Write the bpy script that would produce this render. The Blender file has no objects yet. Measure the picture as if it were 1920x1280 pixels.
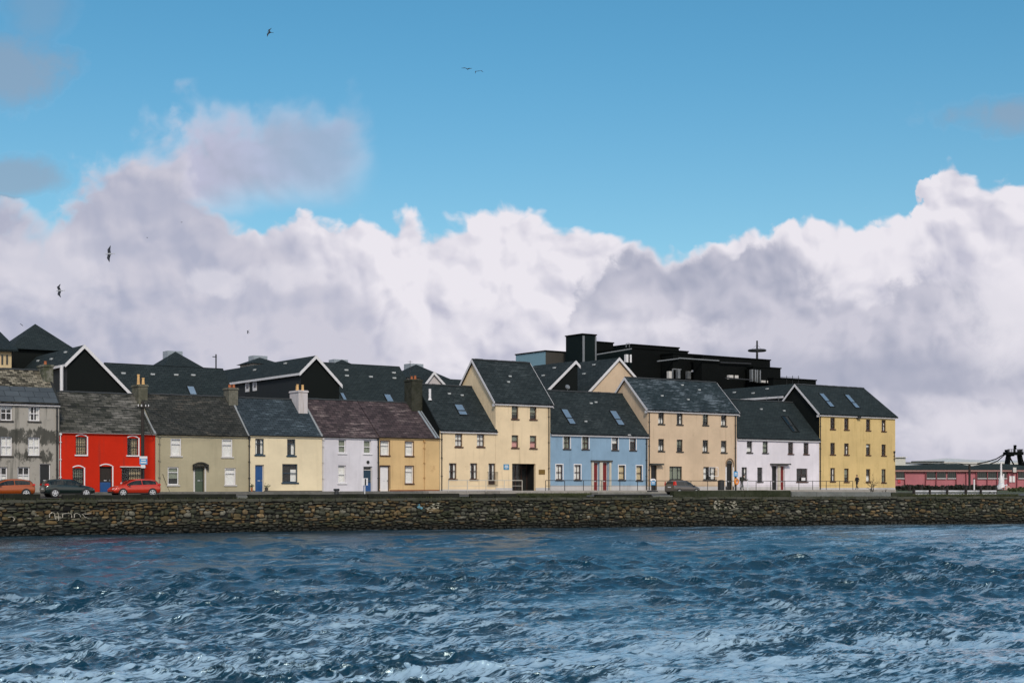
import bpy, math, random
import numpy as np
from mathutils import Vector, Matrix, noise as mnoise
R = math.radians
SC = bpy.context.scene
COL = SC.collection

# ---------------------------------------------------------------- camera
F = 2650.0; YAW = R(35.3); EYE = 4.0; HZ = 908.0           # measured on the 1920x1280 photograph
SA, CA = math.sin(YAW), math.cos(YAW)
cam = bpy.data.cameras.new('camera'); camo = bpy.data.objects.new('camera', cam); COL.objects.link(camo)
camo.location = (0, 0, EYE); camo.rotation_euler = (R(90), 0, -YAW)
cam.sensor_width = 36; cam.lens = 36*F/1920; cam.shift_y = (HZ-640)/1920
cam.clip_start = 0.5; cam.clip_end = 20000
SC.camera = camo
SC.view_settings.view_transform = 'Standard'; SC.view_settings.look = 'None'
SC.view_settings.exposure = 0.0; SC.view_settings.gamma = 1
SC.cycles.max_bounces = 8; SC.cycles.transparent_max_bounces = 12
SC.cycles.caustics_reflective = False; SC.cycles.caustics_refractive = False

# ---------------------------------------------------------------- sun
SUN_EL = R(38); SUN_AZ = math.atan2(-0.45, -0.89)           # azimuth from +Y towards +X
sl = bpy.data.lights.new('sun', 'SUN'); so = bpy.data.objects.new('sun', sl); COL.objects.link(so)
sl.energy = 2.45; sl.angle = R(10); sl.color = (1.0, 0.90, 0.76)
sd = Vector((math.sin(SUN_AZ)*math.cos(SUN_EL), math.cos(SUN_AZ)*math.cos(SUN_EL), math.sin(SUN_EL)))
so.rotation_euler = sd.to_track_quat('Z', 'Y').to_euler(); so.location = (0, 0, 60)

# ---------------------------------------------------------------- node helper
class NT:
    def __init__(s, tree): s.t = tree; s.n = tree.nodes; s.l = tree.links
    def new(s, typ, **k):
        n = s.n.new(typ)
        for a, b in k.items(): setattr(n, a, b)
        return n
    def put(s, sock, v):
        if isinstance(v, bpy.types.NodeSocket): s.l.new(v, sock)
        elif isinstance(v, V): s.l.new(v.s, sock)
        elif v is not None:
            if sock.type == 'RGBA' and len(v) == 3: v = (*v, 1)
            sock.default_value = v
    def m(s, op, a, b=None, c=None, clamp=False):
        n = s.new('ShaderNodeMath', operation=op); n.use_clamp = clamp
        for i, v in enumerate((a, b, c)):
            if v is not None: s.put(n.inputs[i], v)
        return V(s, n.outputs[0])
    def mix(s, f, a, b, bt='MIX'):
        n = s.new('ShaderNodeMix', data_type='RGBA', blend_type=bt)
        s.put(n.inputs[0], f); s.put(n.inputs[6], a); s.put(n.inputs[7], b)
        return V(s, n.outputs[2])
    def sstep(s, x, a, b, lo=0.0, hi=1.0):
        n = s.new('ShaderNodeMapRange', interpolation_type='SMOOTHSTEP')
        s.put(n.inputs[0], x); n.inputs[1].default_value = a; n.inputs[2].default_value = b
        n.inputs[3].default_value = lo; n.inputs[4].default_value = hi
        return V(s, n.outputs[0])
    def noise(s, vec, scale, detail=4, rough=0.55, dist=0.0, lac=2.0):
        n = s.new('ShaderNodeTexNoise'); s.put(n.inputs['Vector'], vec)
        n.inputs['Scale'].default_value = scale; n.inputs['Detail'].default_value = detail
        n.inputs['Roughness'].default_value = rough; n.inputs['Distortion'].default_value = dist
        n.inputs['Lacunarity'].default_value = lac
        return V(s, n.outputs[0])
    def xyz(s, x, y, z):
        n = s.new('ShaderNodeCombineXYZ')
        for i, v in enumerate((x, y, z)): s.put(n.inputs[i], v)
        return n.outputs[0]
    def mapping(s, vec, scale=(1, 1, 1), loc=(0, 0, 0)):
        n = s.new('ShaderNodeMapping'); s.put(n.inputs[0], vec)
        n.inputs['Scale'].default_value = scale; n.inputs['Location'].default_value = loc
        return n.outputs[0]
class V:
    def __init__(s, nt, sock): s.nt = nt; s.s = sock
    def __add__(s, o): return s.nt.m('ADD', s, o)
    def __radd__(s, o): return s.nt.m('ADD', o, s)
    def __sub__(s, o): return s.nt.m('SUBTRACT', s, o)
    def __rsub__(s, o): return s.nt.m('SUBTRACT', o, s)
    def __mul__(s, o): return s.nt.m('MULTIPLY', s, o)
    def __rmul__(s, o): return s.nt.m('MULTIPLY', o, s)
    def __truediv__(s, o): return s.nt.m('DIVIDE', s, o)

# ---------------------------------------------------------------- sky with clouds (fixed in world directions)
W = bpy.data.worlds.new('World'); SC.world = W; W.use_nodes = True
W.cycles.sampling_method = 'MANUAL'; W.cycles.sample_map_resolution = 256
def build_world():
    nt = NT(W.node_tree); nt.n.clear()
    out = nt.new('ShaderNodeOutputWorld')
    sky = nt.new('ShaderNodeTexSky', sky_type='NISHITA'); sky.sun_disc = False
    sky.sun_elevation = SUN_EL; sky.sun_rotation = SUN_AZ
    sky.air_density = 1.0; sky.dust_density = 0.3; sky.ozone_density = 2.2
    bg1 = nt.new('ShaderNodeBackground'); bg1.inputs[1].default_value = SKY_STR
    tc = nt.new('ShaderNodeTexCoord'); sp = nt.new('ShaderNodeSeparateXYZ'); nt.put(sp.inputs[0], tc.outputs['Generated'])
    dx, dy, dz = (V(nt, sp.outputs[i]) for i in range(3))
    fwd = dx*SA + dy*CA
    rgt = dx*CA - dy*SA
    fc = nt.m('MAXIMUM', fwd, 0.12)
    sx = rgt/fc*(F/1920) + 0.5            # 0..1 over the part of the sky the photograph covers
    sy = HZ/1280 - dz/fc*(F/1280)         # 0 high, about 0.7 at the horizon
    front = nt.sstep(fwd, 0.12, 0.3)
    nt.put(bg1.inputs[0], nt.mix(1.0, sky.outputs[0], nt.mix(nt.sstep(dz, 0.34, 0.12), SKY_TINT, (0.68, 0.95, 0.93)), 'MULTIPLY'))
    P = nt.xyz(sx*1.5, sy, 0.0)
    warp = nt.new('ShaderNodeTexNoise', noise_dimensions='2D'); nt.put(warp.inputs['Vector'], P); warp.inputs['Scale'].default_value = 6; warp.inputs['Detail'].default_value = 4
    va = nt.new('ShaderNodeVectorMath', operation='MULTIPLY_ADD')
    nt.put(va.inputs[0], warp.outputs['Color']); va.inputs[1].default_value = (0.06, 0.06, 0.0); nt.put(va.inputs[2], P)
    PW = va.outputs[0]
    def n2(vec, scale, detail, rough): 
        v = nt.noise(vec, scale, detail, rough); v.s.node.noise_dimensions = '2D'; return v
    big = n2(PW, 5.0, 8, 0.55)
    fine = n2(PW, 16.0, 8, 0.58)
    soft = n2(PW, 3.2, 3, 0.5)
    def billow(vec, sc, sm=0.5):
        v = nt.new('ShaderNodeTexVoronoi', feature='SMOOTH_F1', voronoi_dimensions='2D'); nt.put(v.inputs['Vector'], vec)
        v.inputs['Scale'].default_value = sc; v.inputs['Smoothness'].default_value = sm
        v.inputs['Detail'].default_value = 2; v.inputs['Roughness'].default_value = 0.45
        return V(nt, v.outputs['Distance'])
    bil = billow(PW, 12.0)
    # the same pattern sampled a little towards the light gives the lit sides of the billows
    off = nt.mapping(PW, loc=(0.012, -0.016, 0))
    relief = (billow(nt.mapping(PW, loc=(0.006, -0.008, 0)), 30.0) - billow(PW, 30.0))*0.35 + (billow(off, 12.0) - bil)*1.3 + (n2(off, 5.5, 4, 0.5) - n2(PW, 5.5, 4, 0.5))*1.6 + (n2(off, 20.0, 5, 0.55) - n2(PW, 20.0, 5, 0.55))*0.35
    wob = (big-0.5)*0.10 + (fine-0.5)*0.035
    def curve(pts):
        n = nt.new('ShaderNodeFloatCurve'); nt.put(n.inputs['Value'], nt.m('ADD', sx, wob, clamp=True))
        c = n.mapping.curves[0]
        pts = [(x/1920, y/1280) for x, y in pts]
        c.points[0].location = pts[0]; c.points[1].location = pts[-1]
        for p in pts[1:-1]: c.points.new(*p)
        n.mapping.update(); return V(nt, n.outputs[0])
    bil2 = billow(PW, 30.0)
    edge = (big-0.5)*0.09 + (fine-0.5)*0.06 - (bil-0.45)*0.07 - (bil2-0.45)*0.030
    def above(pts, w=0.012, k=1.0): return nt.sstep(sy - curve(pts) + edge*k, -w, w)
    # far bright cumulus bank
    white = above([(0,560),(250,470),(400,420),(500,404),(700,402),(850,408),(1000,392),(1060,412),(1130,428),(1220,448),(1290,470),(1340,446),(1390,424),(1430,432),(1480,404),(1540,390),(1590,405),(1640,378),(1690,382),(1730,325),(1775,285),(1810,320),(1860,345),(1920,335)], 0.009, 0.6)
    # grey lavender mass in front of it on the right
    grey = above([(0,1270),(980,1270),(1035,700),(1060,570),(1090,530),(1150,505),(1190,470),(1240,468),(1290,482),(1340,462),(1380,470),(1420,450),(1460,445),(1500,470),(1560,518),(1620,530),(1690,490),(1730,470),(1800,500),(1920,540)], 0.014, 0.75)
    # left bank
    grey = nt.m('MULTIPLY', grey, 1.0 - nt.m('MULTIPLY', nt.sstep(sy + (big-0.5)*0.12, 0.44, 0.50), nt.sstep(sx + (fine-0.5)*0.05, 0.68, 0.57)))
    left = above([(0,350),(60,390),(90,350),(150,300),(200,275),(260,268),(310,262),(370,330),(420,372),(470,408),(540,440),(620,480),(660,540),(720,640),(800,800),(860,1270),(1920,1270)], 0.032, 0.85)
    # arm reaching right over the blue gap: an upper and a lower edge
    armt = above([(0,420),(180,300),(260,262),(310,235),(345,205),(420,208),(500,203),(570,212),(620,212),(655,196),(690,225),(730,300),(800,400),(1920,500)], 0.045, 0.75)
    armb = nt.sstep(sy - curve([(0,330),(330,420),(420,372),(520,352),(600,350),(670,335),(760,300),(1920,200)]) - (big-0.5)*0.12, -0.045, 0.04)
    arm = nt.m('MULTIPLY', armt, 1.0 - armb)*nt.sstep(sx + (big-0.5)*0.06, 0.385, 0.335)
    def ell(cx, cy, rx, ry, soft=0.5, k=1.0):
        a = (sx - cx/1920)*(1920/rx); b = (sy - cy/1280)*(1280/ry)
        r = nt.m('SQRT', a*a + b*b) + (big-0.5)*1.6*k + (fine-0.5)*1.5*k
        return nt.sstep(r, 1.0+soft*0.5, 1.0-soft*0.5)
    corner = nt.m('MAXIMUM', nt.m('MAXIMUM', ell(40, 125, 80, 48, 1.3, 1.3), ell(15, 330, 75, 24, 1.3, 1.3)), ell(1890, 212, 95, 30, 1.5, 1.4)*1.0)
    corner = nt.m('MAXIMUM', corner*0.62, ell(70, 20, 50, 50, 1.6)*0.30)
    # unseen broken cloud added as fill light outside the photographed window (overhead and behind)
    G3 = tc.outputs['Generated']
    gn = nt.noise(G3, 2.6, 8, 0.6, 0.4)
    outer = nt.m('MAXIMUM', nt.sstep(sy, -0.10, -0.45), 1.0-front)
    outer = nt.m('MAXIMUM', outer, nt.sstep(nt.m('ABSOLUTE', sx-0.5), 0.55, 0.8))
    gen = nt.m('MAXIMUM', nt.sstep(gn, GEN_LO, GEN_LO+0.1), nt.sstep(dz, 0.30, 0.12))*outer
    # shading
    soft5 = soft - 0.5
    topw = nt.sstep(sy - curve([(0,600),(250,560),(480,408),(1000,398),(1250,455),(1340,440),(1500,400),(1680,370),(1770,290),(1920,335)]), 0.02, 0.22, 0.38, -0.10)
    wcol = nt.mix(nt.m('ADD', relief*1.0 + soft5*1.4, topw + 0.42, clamp=True), C_MID, C_WHITE)
    gtop = curve([(0,700),(980,700),(1060,570),(1190,470),(1460,445),(1620,530),(1920,500)])
    gcol = nt.mix(nt.m('ADD', relief*0.9 + soft5*1.7, nt.sstep(sy - gtop, 0.0, 0.14, 0.15, 0.45) + nt.sstep(sx, 0.62, 0.98, 0.0, 0.35), clamp=True), C_GREY, C_LIGHT)
    def spots(*es):
        r = None
        for e in es: r = ell(*e) if r is None else nt.m('MAXIMUM', r, ell(*e))
        return r
    lcol = nt.mix(nt.m('ADD', relief*0.9 + soft5*1.7, nt.sstep(sy + soft5*0.1, 0.24, 0.40, 0.30, 0.72), clamp=True), C_GREY2, C_LIGHT)
    lcol = nt.mix(spots((398,532,62,26,0.8,1.3),(388,375,34,22,0.9,1.2),(560,512,95,20,1.0,1.5),(60,500,120,60,1.4,1.2))*0.45, lcol, C_WHITE)
    dk = spots((300,385,160,45,1.2,1.0),(250,465,70,16,1.2,1.4),(610,480,60,30,1.0,1.2))
    lcol = nt.mix(dk*0.6, lcol, C_GREY2)
    ccol = nt.mix(nt.m('MULTIPLY', front, grey), wcol, gcol)
    lw = spots((800,640,80,45,0.8,1.2),(900,600,60,36,0.8,1.2),(1245,612,70,22,1.2,2.2),(1610,455,110,62,1.0,1.8),(1900,560,90,90,1.5,1.0))
    ccol = nt.mix(lw*0.55, ccol, C_WHITE)
    ccol = nt.mix(left, ccol, lcol)
    acol = nt.mix(nt.m('ADD', relief + soft5*1.2, nt.sstep(sx, 0.17, 0.33, 0.80, 0.25), clamp=True), C_GREY2, C_ARM)
    solid = nt.m('MAXIMUM', nt.m('MAXIMUM', white, grey), left)
    # thin, darker cloud base low on the right
    base = ell(1650, 705, 420, 36, 1.2, 0.7)
    ccol = nt.mix(base*0.65, ccol, C_GREY)
    ccol = nt.mix(nt.m('MULTIPLY', spots((1830,800,190,46,1.0,1.2),(1905,600,60,120,1.4,1.2)), 0.55), ccol, C_WHITE)
    hzl = nt.sstep(sy, 0.60, 0.70)
    ccol = nt.mix(hzl*0.25, ccol, C_LIGHT)
    ccol = nt.mix(nt.m('MULTIPLY', arm, 1.0-solid), ccol, acol)
    m1 = nt.m('MAXIMUM', solid, nt.m('MULTIPLY', arm, nt.sstep(sx, 0.18, 0.34, 1.0, 0.62)))
    ccol = nt.mix(nt.sstep(nt.m('MULTIPLY', corner, 1.0-m1), 0.0, 0.1), ccol, (0.30, 0.36, 0.46))
    inwin = nt.m('MULTIPLY', nt.m('MAXIMUM', m1, corner), front)
    gcl = nt.mix(nt.sstep(gn, GEN_LO+0.02, GEN_LO+0.3), GEN_A, GEN_B)
    ccol = nt.mix(nt.m('MULTIPLY', gen, 1.0-inwin), ccol, gcl)
    mask = nt.m('MAXIMUM', inwin, gen)
    mask = nt.m('MAXIMUM', mask, nt.sstep(dz, 0.0, -0.02)); ccol = nt.mix(nt.sstep(dz, 0.0, -0.02), ccol, (0.10, 0.11, 0.12))
    bg2 = nt.new('ShaderNodeBackground'); nt.put(bg2.inputs[0], ccol); bg2.inputs[1].default_value = 1.0
    mx = nt.new('ShaderNodeMixShader'); nt.put(mx.inputs[0], mask); nt.l.new(bg1.outputs[0], mx.inputs[1]); nt.l.new(bg2.outputs[0], mx.inputs[2])
    nt.l.new(mx.outputs[0], out.inputs[0])
GEN_A = (1.25, 1.16, 1.12); GEN_B = (0.80, 0.76, 0.80); SKY_STR = 0.112; SKY_TINT = (0.48, 0.98, 1.02); GEN_LO = 0.50
C_WHITE = (0.83, 0.80, 0.86); C_LIGHT = (0.60, 0.59, 0.68); C_MID = (0.52, 0.52, 0.63)
C_GREY = (0.38, 0.40, 0.51); C_GREY2 = (0.43, 0.45, 0.57); C_ARM = (0.50, 0.51, 0.66)
build_world()

# ---------------------------------------------------------------- measuring helpers: a ray of the photograph meets a real plane
def ray(x, y):
    u = (x-960)/F; w = (HZ-y)/F
    return SA+u*CA, CA-u*SA, w
def P(x, y, Y):
    a, b, w = ray(x, y); t = Y/b
    return Vector((t*a, Y, EYE+t*w))
def XA(x, Y): return P(x, 0, Y).x
def ZA(x, y, Y): return P(x, y, Y).z
def YA(X, x):
    a, b, w = ray(x, 0); return X*b/a
def Q(x, y, zc):
    a, b, w = ray(x, y)
    return Vector((zc*a, zc*b, EYE+zc*w))
D = 119.0                       # distance of the row of facades

# ---------------------------------------------------------------- materials
MATS = {}
def newmat(name):
    m = bpy.data.materials.new(name); m.use_nodes = True
    nt = NT(m.node_tree); b = nt.n['Principled BSDF']
    return m, nt, b
def plain(name, col, rough=0.6, metal=0.0, var=0.12, scale=3.0, bump=0.0, spec=None):
    if name in MATS: return MATS[name]
    m, nt, b = newmat(name)
    tc = nt.new('ShaderNodeTexCoord')
    n = nt.noise(tc.outputs['Object'], scale, 5, 0.6)
    c = nt.mix(n, tuple(v*(1-var) for v in col), tuple(min(1, v*(1+var)) for v in col))
    nt.put(b.inputs['Base Color'], c); b.inputs['Roughness'].default_value = rough; b.inputs['Metallic'].default_value = metal
    if spec is not None: b.inputs['Specular IOR Level'].default_value = spec
    if bump:
        bp = nt.new('ShaderNodeBump'); bp.inputs['Strength'].default_value = bump; bp.inputs['Distance'].default_value = 0.02
        nt.put(bp.inputs['Height'], nt.noise(tc.outputs['Object'], scale*8, 4)); nt.l.new(bp.outputs[0], b.inputs['Normal'])
    MATS[name] = m; return m
def plaster(name, col, stain=0.25, stain_col=None, patches=0.0):
    if name in MATS: return MATS[name]
    m, nt, b = newmat(name)
    tc = nt.new('ShaderNodeTexCoord'); o = tc.outputs['Object']
    n1 = nt.noise(o, 0.35, 5, 0.6); n2 = nt.noise(o, 3.0, 6, 0.65)
    c = nt.mix(nt.sstep(n1, 0.25, 0.75), tuple(v*0.84 for v in col), tuple(min(1, v*1.12) for v in col))
    c = nt.mix(n2*0.6, c, tuple(v*0.90 for v in col))
    # rain streaks running down
    st = nt.noise(nt.mapping(o, (2.6, 2.6, 0.18)), 1.0, 6, 0.6)
    sc = stain_col or tuple(v*0.55 for v in col)
    c = nt.mix(nt.sstep(st, 0.52, 0.78)*stain, c, sc)
    bl = nt.noise(o, 0.8, 7, 0.7)
    c = nt.mix(nt.sstep(bl, 0.60, 0.74)*stain*0.8, c, sc)
    if patches:
        sp = nt.new('ShaderNodeSeparateXYZ'); nt.put(sp.inputs[0], o)
        pn = nt.noise(nt.mapping(o, (1.2, 1, 0.55)), 0.95, 9, 0.72, 0.3)
        z = V(nt, sp.outputs[2])
        band = nt.m('MAXIMUM', nt.sstep(nt.m('ABSOLUTE', z-8.0), 1.0, 0.3)*0.20, nt.sstep(nt.m('ABSOLUTE', z-6.3), 0.9, 0.1)*0.09)
        c = nt.mix(nt.sstep(pn + band, 0.58, 0.66)*patches, c, (0.018, 0.02, 0.016))
        c = nt.mix(nt.sstep(nt.noise(o, 1.1, 8, 0.7), 0.58, 0.70)*0.6, c, (0.07, 0.068, 0.06))
    nt.put(b.inputs['Base Color'], c); b.inputs['Roughness'].default_value = 0.85; b.inputs['Specular IOR Level'].default_value = 0.25
    bp = nt.new('ShaderNodeBump'); bp.inputs['Strength'].default_value = 0.5; bp.inputs['Distance'].default_value = 0.03
    nt.put(bp.inputs['Height'], n2*0.7 + nt.noise(o, 14, 4)*0.3); nt.l.new(bp.outputs[0], b.inputs['Normal'])
    MATS[name] = m; return m
def slate(name, c1, c2, patch=0.3, patch_col=(0.16, 0.18, 0.20), bw=0.42, rh=0.26, mortar=(0.008, 0.01, 0.011), moss=0.0, rough=0.8, plo=0.54):
    """slates laid in courses, UV in metres (u along the roof, v up the slope)"""
    if name in MATS: return MATS[name]
    m, nt, b = newmat(name)
    uv = nt.new('ShaderNodeUVMap'); o = uv.outputs[0]
    jit = nt.new('ShaderNodeTexNoise'); nt.put(jit.inputs['Vector'], o); jit.inputs['Scale'].default_value = 0.9
    va = nt.new('ShaderNodeVectorMath', operation='MULTIPLY_ADD'); nt.put(va.inputs[0], jit.outputs['Color']); va.inputs[1].default_value = (0.0, 0.10, 0); nt.put(va.inputs[2], o)
    br = nt.new('ShaderNodeTexBrick'); nt.put(br.inputs['Vector'], va.outputs[0])
    br.inputs['Color1'].default_value = (0, 0, 0, 1); br.inputs['Color2'].default_value = (1, 1, 1, 1); br.inputs['Mortar'].default_value = (0.3, 0.3, 0.3, 1)
    br.inputs['Scale'].default_value = 1; br.inputs['Brick Width'].default_value = bw; br.inputs['Row Height'].default_value = rh
    br.inputs['Mortar Size'].default_value = 0.022; br.inputs['Mortar Smooth'].default_value = 0.3; br.inputs['Bias'].default_value = 0.0
    f = V(nt, br.outputs['Fac'])
    c = nt.mix(br.outputs['Color'], c1, c2)
    n1 = nt.noise(o, 0.5, 6, 0.6)
    c = nt.mix(nt.sstep(n1, 0.35, 0.7)*0.5, c, tuple(v*0.7 for v in c1))
    # weathered, paler slates in loose rows
    pn = nt.noise(nt.mapping(o, (0.7, 3.6, 1)), 1.0, 7, 0.65)
    pb = nt.noise(o, 0.28, 3, 0.5)
    c = nt.mix(nt.sstep(pn + (pb-0.5)*0.55, plo, plo+0.12)*patch, c, patch_col)
    if moss:
        mn = nt.noise(o, 1.4, 8, 0.75)
        c = nt.mix(nt.sstep(mn, 0.55, 0.68)*moss, c, (0.05, 0.055, 0.025))
        c = nt.mix(nt.sstep(nt.noise(o, 4.0, 5, 0.7), 0.62, 0.70)*moss*0.8, c, (0.30, 0.29, 0.24))
    c = nt.mix(f*0.8, c, mortar)
    nt.put(b.inputs['Base Color'], c); b.inputs['Roughness'].default_value = rough; b.inputs['Specular IOR Level'].default_value = 0.12
    bp = nt.new('ShaderNodeBump'); bp.inputs['Strength'].default_value = 0.7; bp.inputs['Distance'].default_value = 0.03
    nt.put(bp.inputs['Height'], (1.0-f)*0.6 + V(nt, br.outputs['Color'])*0.3 + nt.noise(o, 9, 4)*0.3); nt.l.new(bp.outputs[0], b.inputs['Normal'])
    MATS[name] = m; return m
def glassmat():
    m, nt, b = newmat('window_glass')
    nt.n.remove(b)
    gl = nt.new('ShaderNodeBsdfGlossy'); gl.inputs['Roughness'].default_value = 0.02; gl.inputs['Color'].default_value = (0.9, 0.95, 1, 1)
    tr = nt.new('ShaderNodeBsdfTransparent'); tr.inputs[0].default_value = (0.985, 0.99, 0.985, 1)
    fr = nt.new('ShaderNodeFresnel'); fr.inputs[0].default_value = 1.5
    mx = nt.new('ShaderNodeMixShader'); geo = nt.new('ShaderNodeNewGeometry')
    nt.put(mx.inputs[0], nt.m('MULTIPLY', V(nt, fr.outputs[0])*0.65, 1.0 - V(nt, geo.outputs['Backfacing']), clamp=True))
    nt.l.new(tr.outputs[0], mx.inputs[1]); nt.l.new(gl.outputs[0], mx.inputs[2]); nt.l.new(mx.outputs[0], nt.n['Material Output'].inputs[0])
    return m
GLASS = glassmat()
def stone_mat():
    m, nt, b = newmat('quay_stone')
    at = nt.new('ShaderNodeAttribute'); at.attribute_name = 'stone_colour'
    tc = nt.new('ShaderNodeTexCoord'); o = tc.outputs['Object']
    sp = nt.new('ShaderNodeSeparateXYZ'); nt.put(sp.inputs[0], o); z = V(nt, sp.outputs[2])
    n = nt.noise(o, 5, 6, 0.7); big = nt.noise(nt.mapping(o, (0.35, 0.35, 0.8)), 1.0, 5, 0.6)
    c = nt.mix(n, at.outputs['Color'], (0.012, 0.013, 0.010))
    c = nt.mix(nt.sstep(big, 0.46, 0.66)*0.55, c, (0.030, 0.036, 0.016))     # moss
    wet = nt.sstep(z + (big-0.5)*0.9 + (n-0.5)*0.5, 0.95, 0.25)
    c = nt.mix(wet*0.88, c, (0.006, 0.007, 0.006))                            # weed and wet at the tide line
    nt.put(b.inputs['Base Color'], c); nt.put(b.inputs['Roughness'], 0.85 - wet*0.35); b.inputs['Specular IOR Level'].default_value = 0.25
    bp = nt.new('ShaderNodeBump'); bp.inputs['Strength'].default_value = 0.8; bp.inputs['Distance'].default_value = 0.05
    nt.put(bp.inputs['Height'], nt.noise(o, 11, 5, 0.7)); nt.l.new(bp.outputs[0], b.inputs['Normal'])
    return m
def mossy(name, col, moss=(0.03, 0.04, 0.015), amt=0.8, scale=1.2):
    if name in MATS: return MATS[name]
    m, nt, b = newmat(name)
    tc = nt.new('ShaderNodeTexCoord'); o = tc.outputs['Object']
    n = nt.noise(o, scale, 8, 0.7); n2 = nt.noise(o, 6, 6, 0.7)
    c = nt.mix(n2, tuple(v*0.6 for v in col), tuple(v*1.3 for v in col))
    c = nt.mix(nt.sstep(n, 0.42, 0.6)*amt, c, moss)
    nt.put(b.inputs['Base Color'], c); b.inputs['Roughness'].default_value = 0.9; b.inputs['Specular IOR Level'].default_value = 0.2
    bp = nt.new('ShaderNodeBump'); bp.inputs['Strength'].default_value = 0.8; bp.inputs['Distance'].default_value = 0.05
    nt.put(bp.inputs['Height'], n2); nt.l.new(bp.outputs[0], b.inputs['Normal'])
    MATS[name] = m; return m

M = dict(
 black=plain('black_paint', (0.010, 0.011, 0.012), 0.45), brown=plain('brown_paint', (0.045, 0.020, 0.014), 0.5),
 white=plain('white_paint', (0.72, 0.70, 0.72), 0.5), offwhite=plain('off_white_paint', (0.55, 0.52, 0.50), 0.6),
 curtain=plain('curtain_cloth', (0.75, 0.73, 0.72), 0.9, var=0.25, scale=5), blind=plain('grey_blind', (0.20, 0.22, 0.17), 0.8),
 pinkblind=plain('pink_curtain', (0.62, 0.30, 0.28), 0.9, var=0.3, scale=6), amber=plain('amber_curtain', (0.55, 0.44, 0.27), 0.9, var=0.3),
 navy=plain('dark_blue_paint', (0.008, 0.035, 0.065), 0.4), blue=plain('blue_door_paint', (0.012, 0.07, 0.22), 0.4),
 red=plain('red_door_paint', (0.17, 0.010, 0.010), 0.4), green=plain('grey_green_paint', (0.06, 0.085, 0.055), 0.5),
 terracotta=plain('terracotta', (0.36, 0.11, 0.04), 0.8, var=0.3), buffpot=plain('buff_clay', (0.62, 0.38, 0.16), 0.8, var=0.35),
 fascia=plain('fascia_white', (0.66, 0.64, 0.66), 0.5), sillg=plain('dark_sill', (0.05, 0.045, 0.04), 0.8),
 sillbr=plain('brown_sill', (0.075, 0.035, 0.022), 0.8), plinth=plaster('plinth_grey', (0.50, 0.48, 0.48), 0.5),
 lead=plain('lead_flashing', (0.30, 0.34, 0.38), 0.5, 0.2), skyglass=plain('roof_glass', (0.30, 0.40, 0.50), 0.12, 0.55, var=0.2, scale=0.9),  # roof_glass carries the sky's reflection in its pale blue base colour
 metal=plain('galvanised_metal', (0.22, 0.23, 0.24), 0.45, 0.5), darkmetal=plain('dark_metal', (0.028, 0.030, 0.034), 0.5, 0.3),
 palerail=plain('pale_rail_paint', (0.50, 0.47, 0.42), 0.5), wood=plain('dark_wood', (0.022, 0.017, 0.014), 0.8, var=0.3),
 concrete=mossy('concrete', (0.30, 0.29, 0.27), (0.12, 0.12, 0.09), 0.4), vent=plain('roof_vent', (0.42, 0.44, 0.45), 0.6),
 rubber=plain('rubber', (0.010, 0.010, 0.010), 0.7), alloy=plain('alloy', (0.62, 0.62, 0.64), 0.35, 0.6), carglass=plain('car_glass', (0.012, 0.016, 0.016), 0.05),
 lamp_red=plain('tail_lamp', (0.55, 0.02, 0.012), 0.15), lamp_clear=plain('head_lamp', (0.70, 0.72, 0.75), 0.15, 0.3),
)

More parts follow.
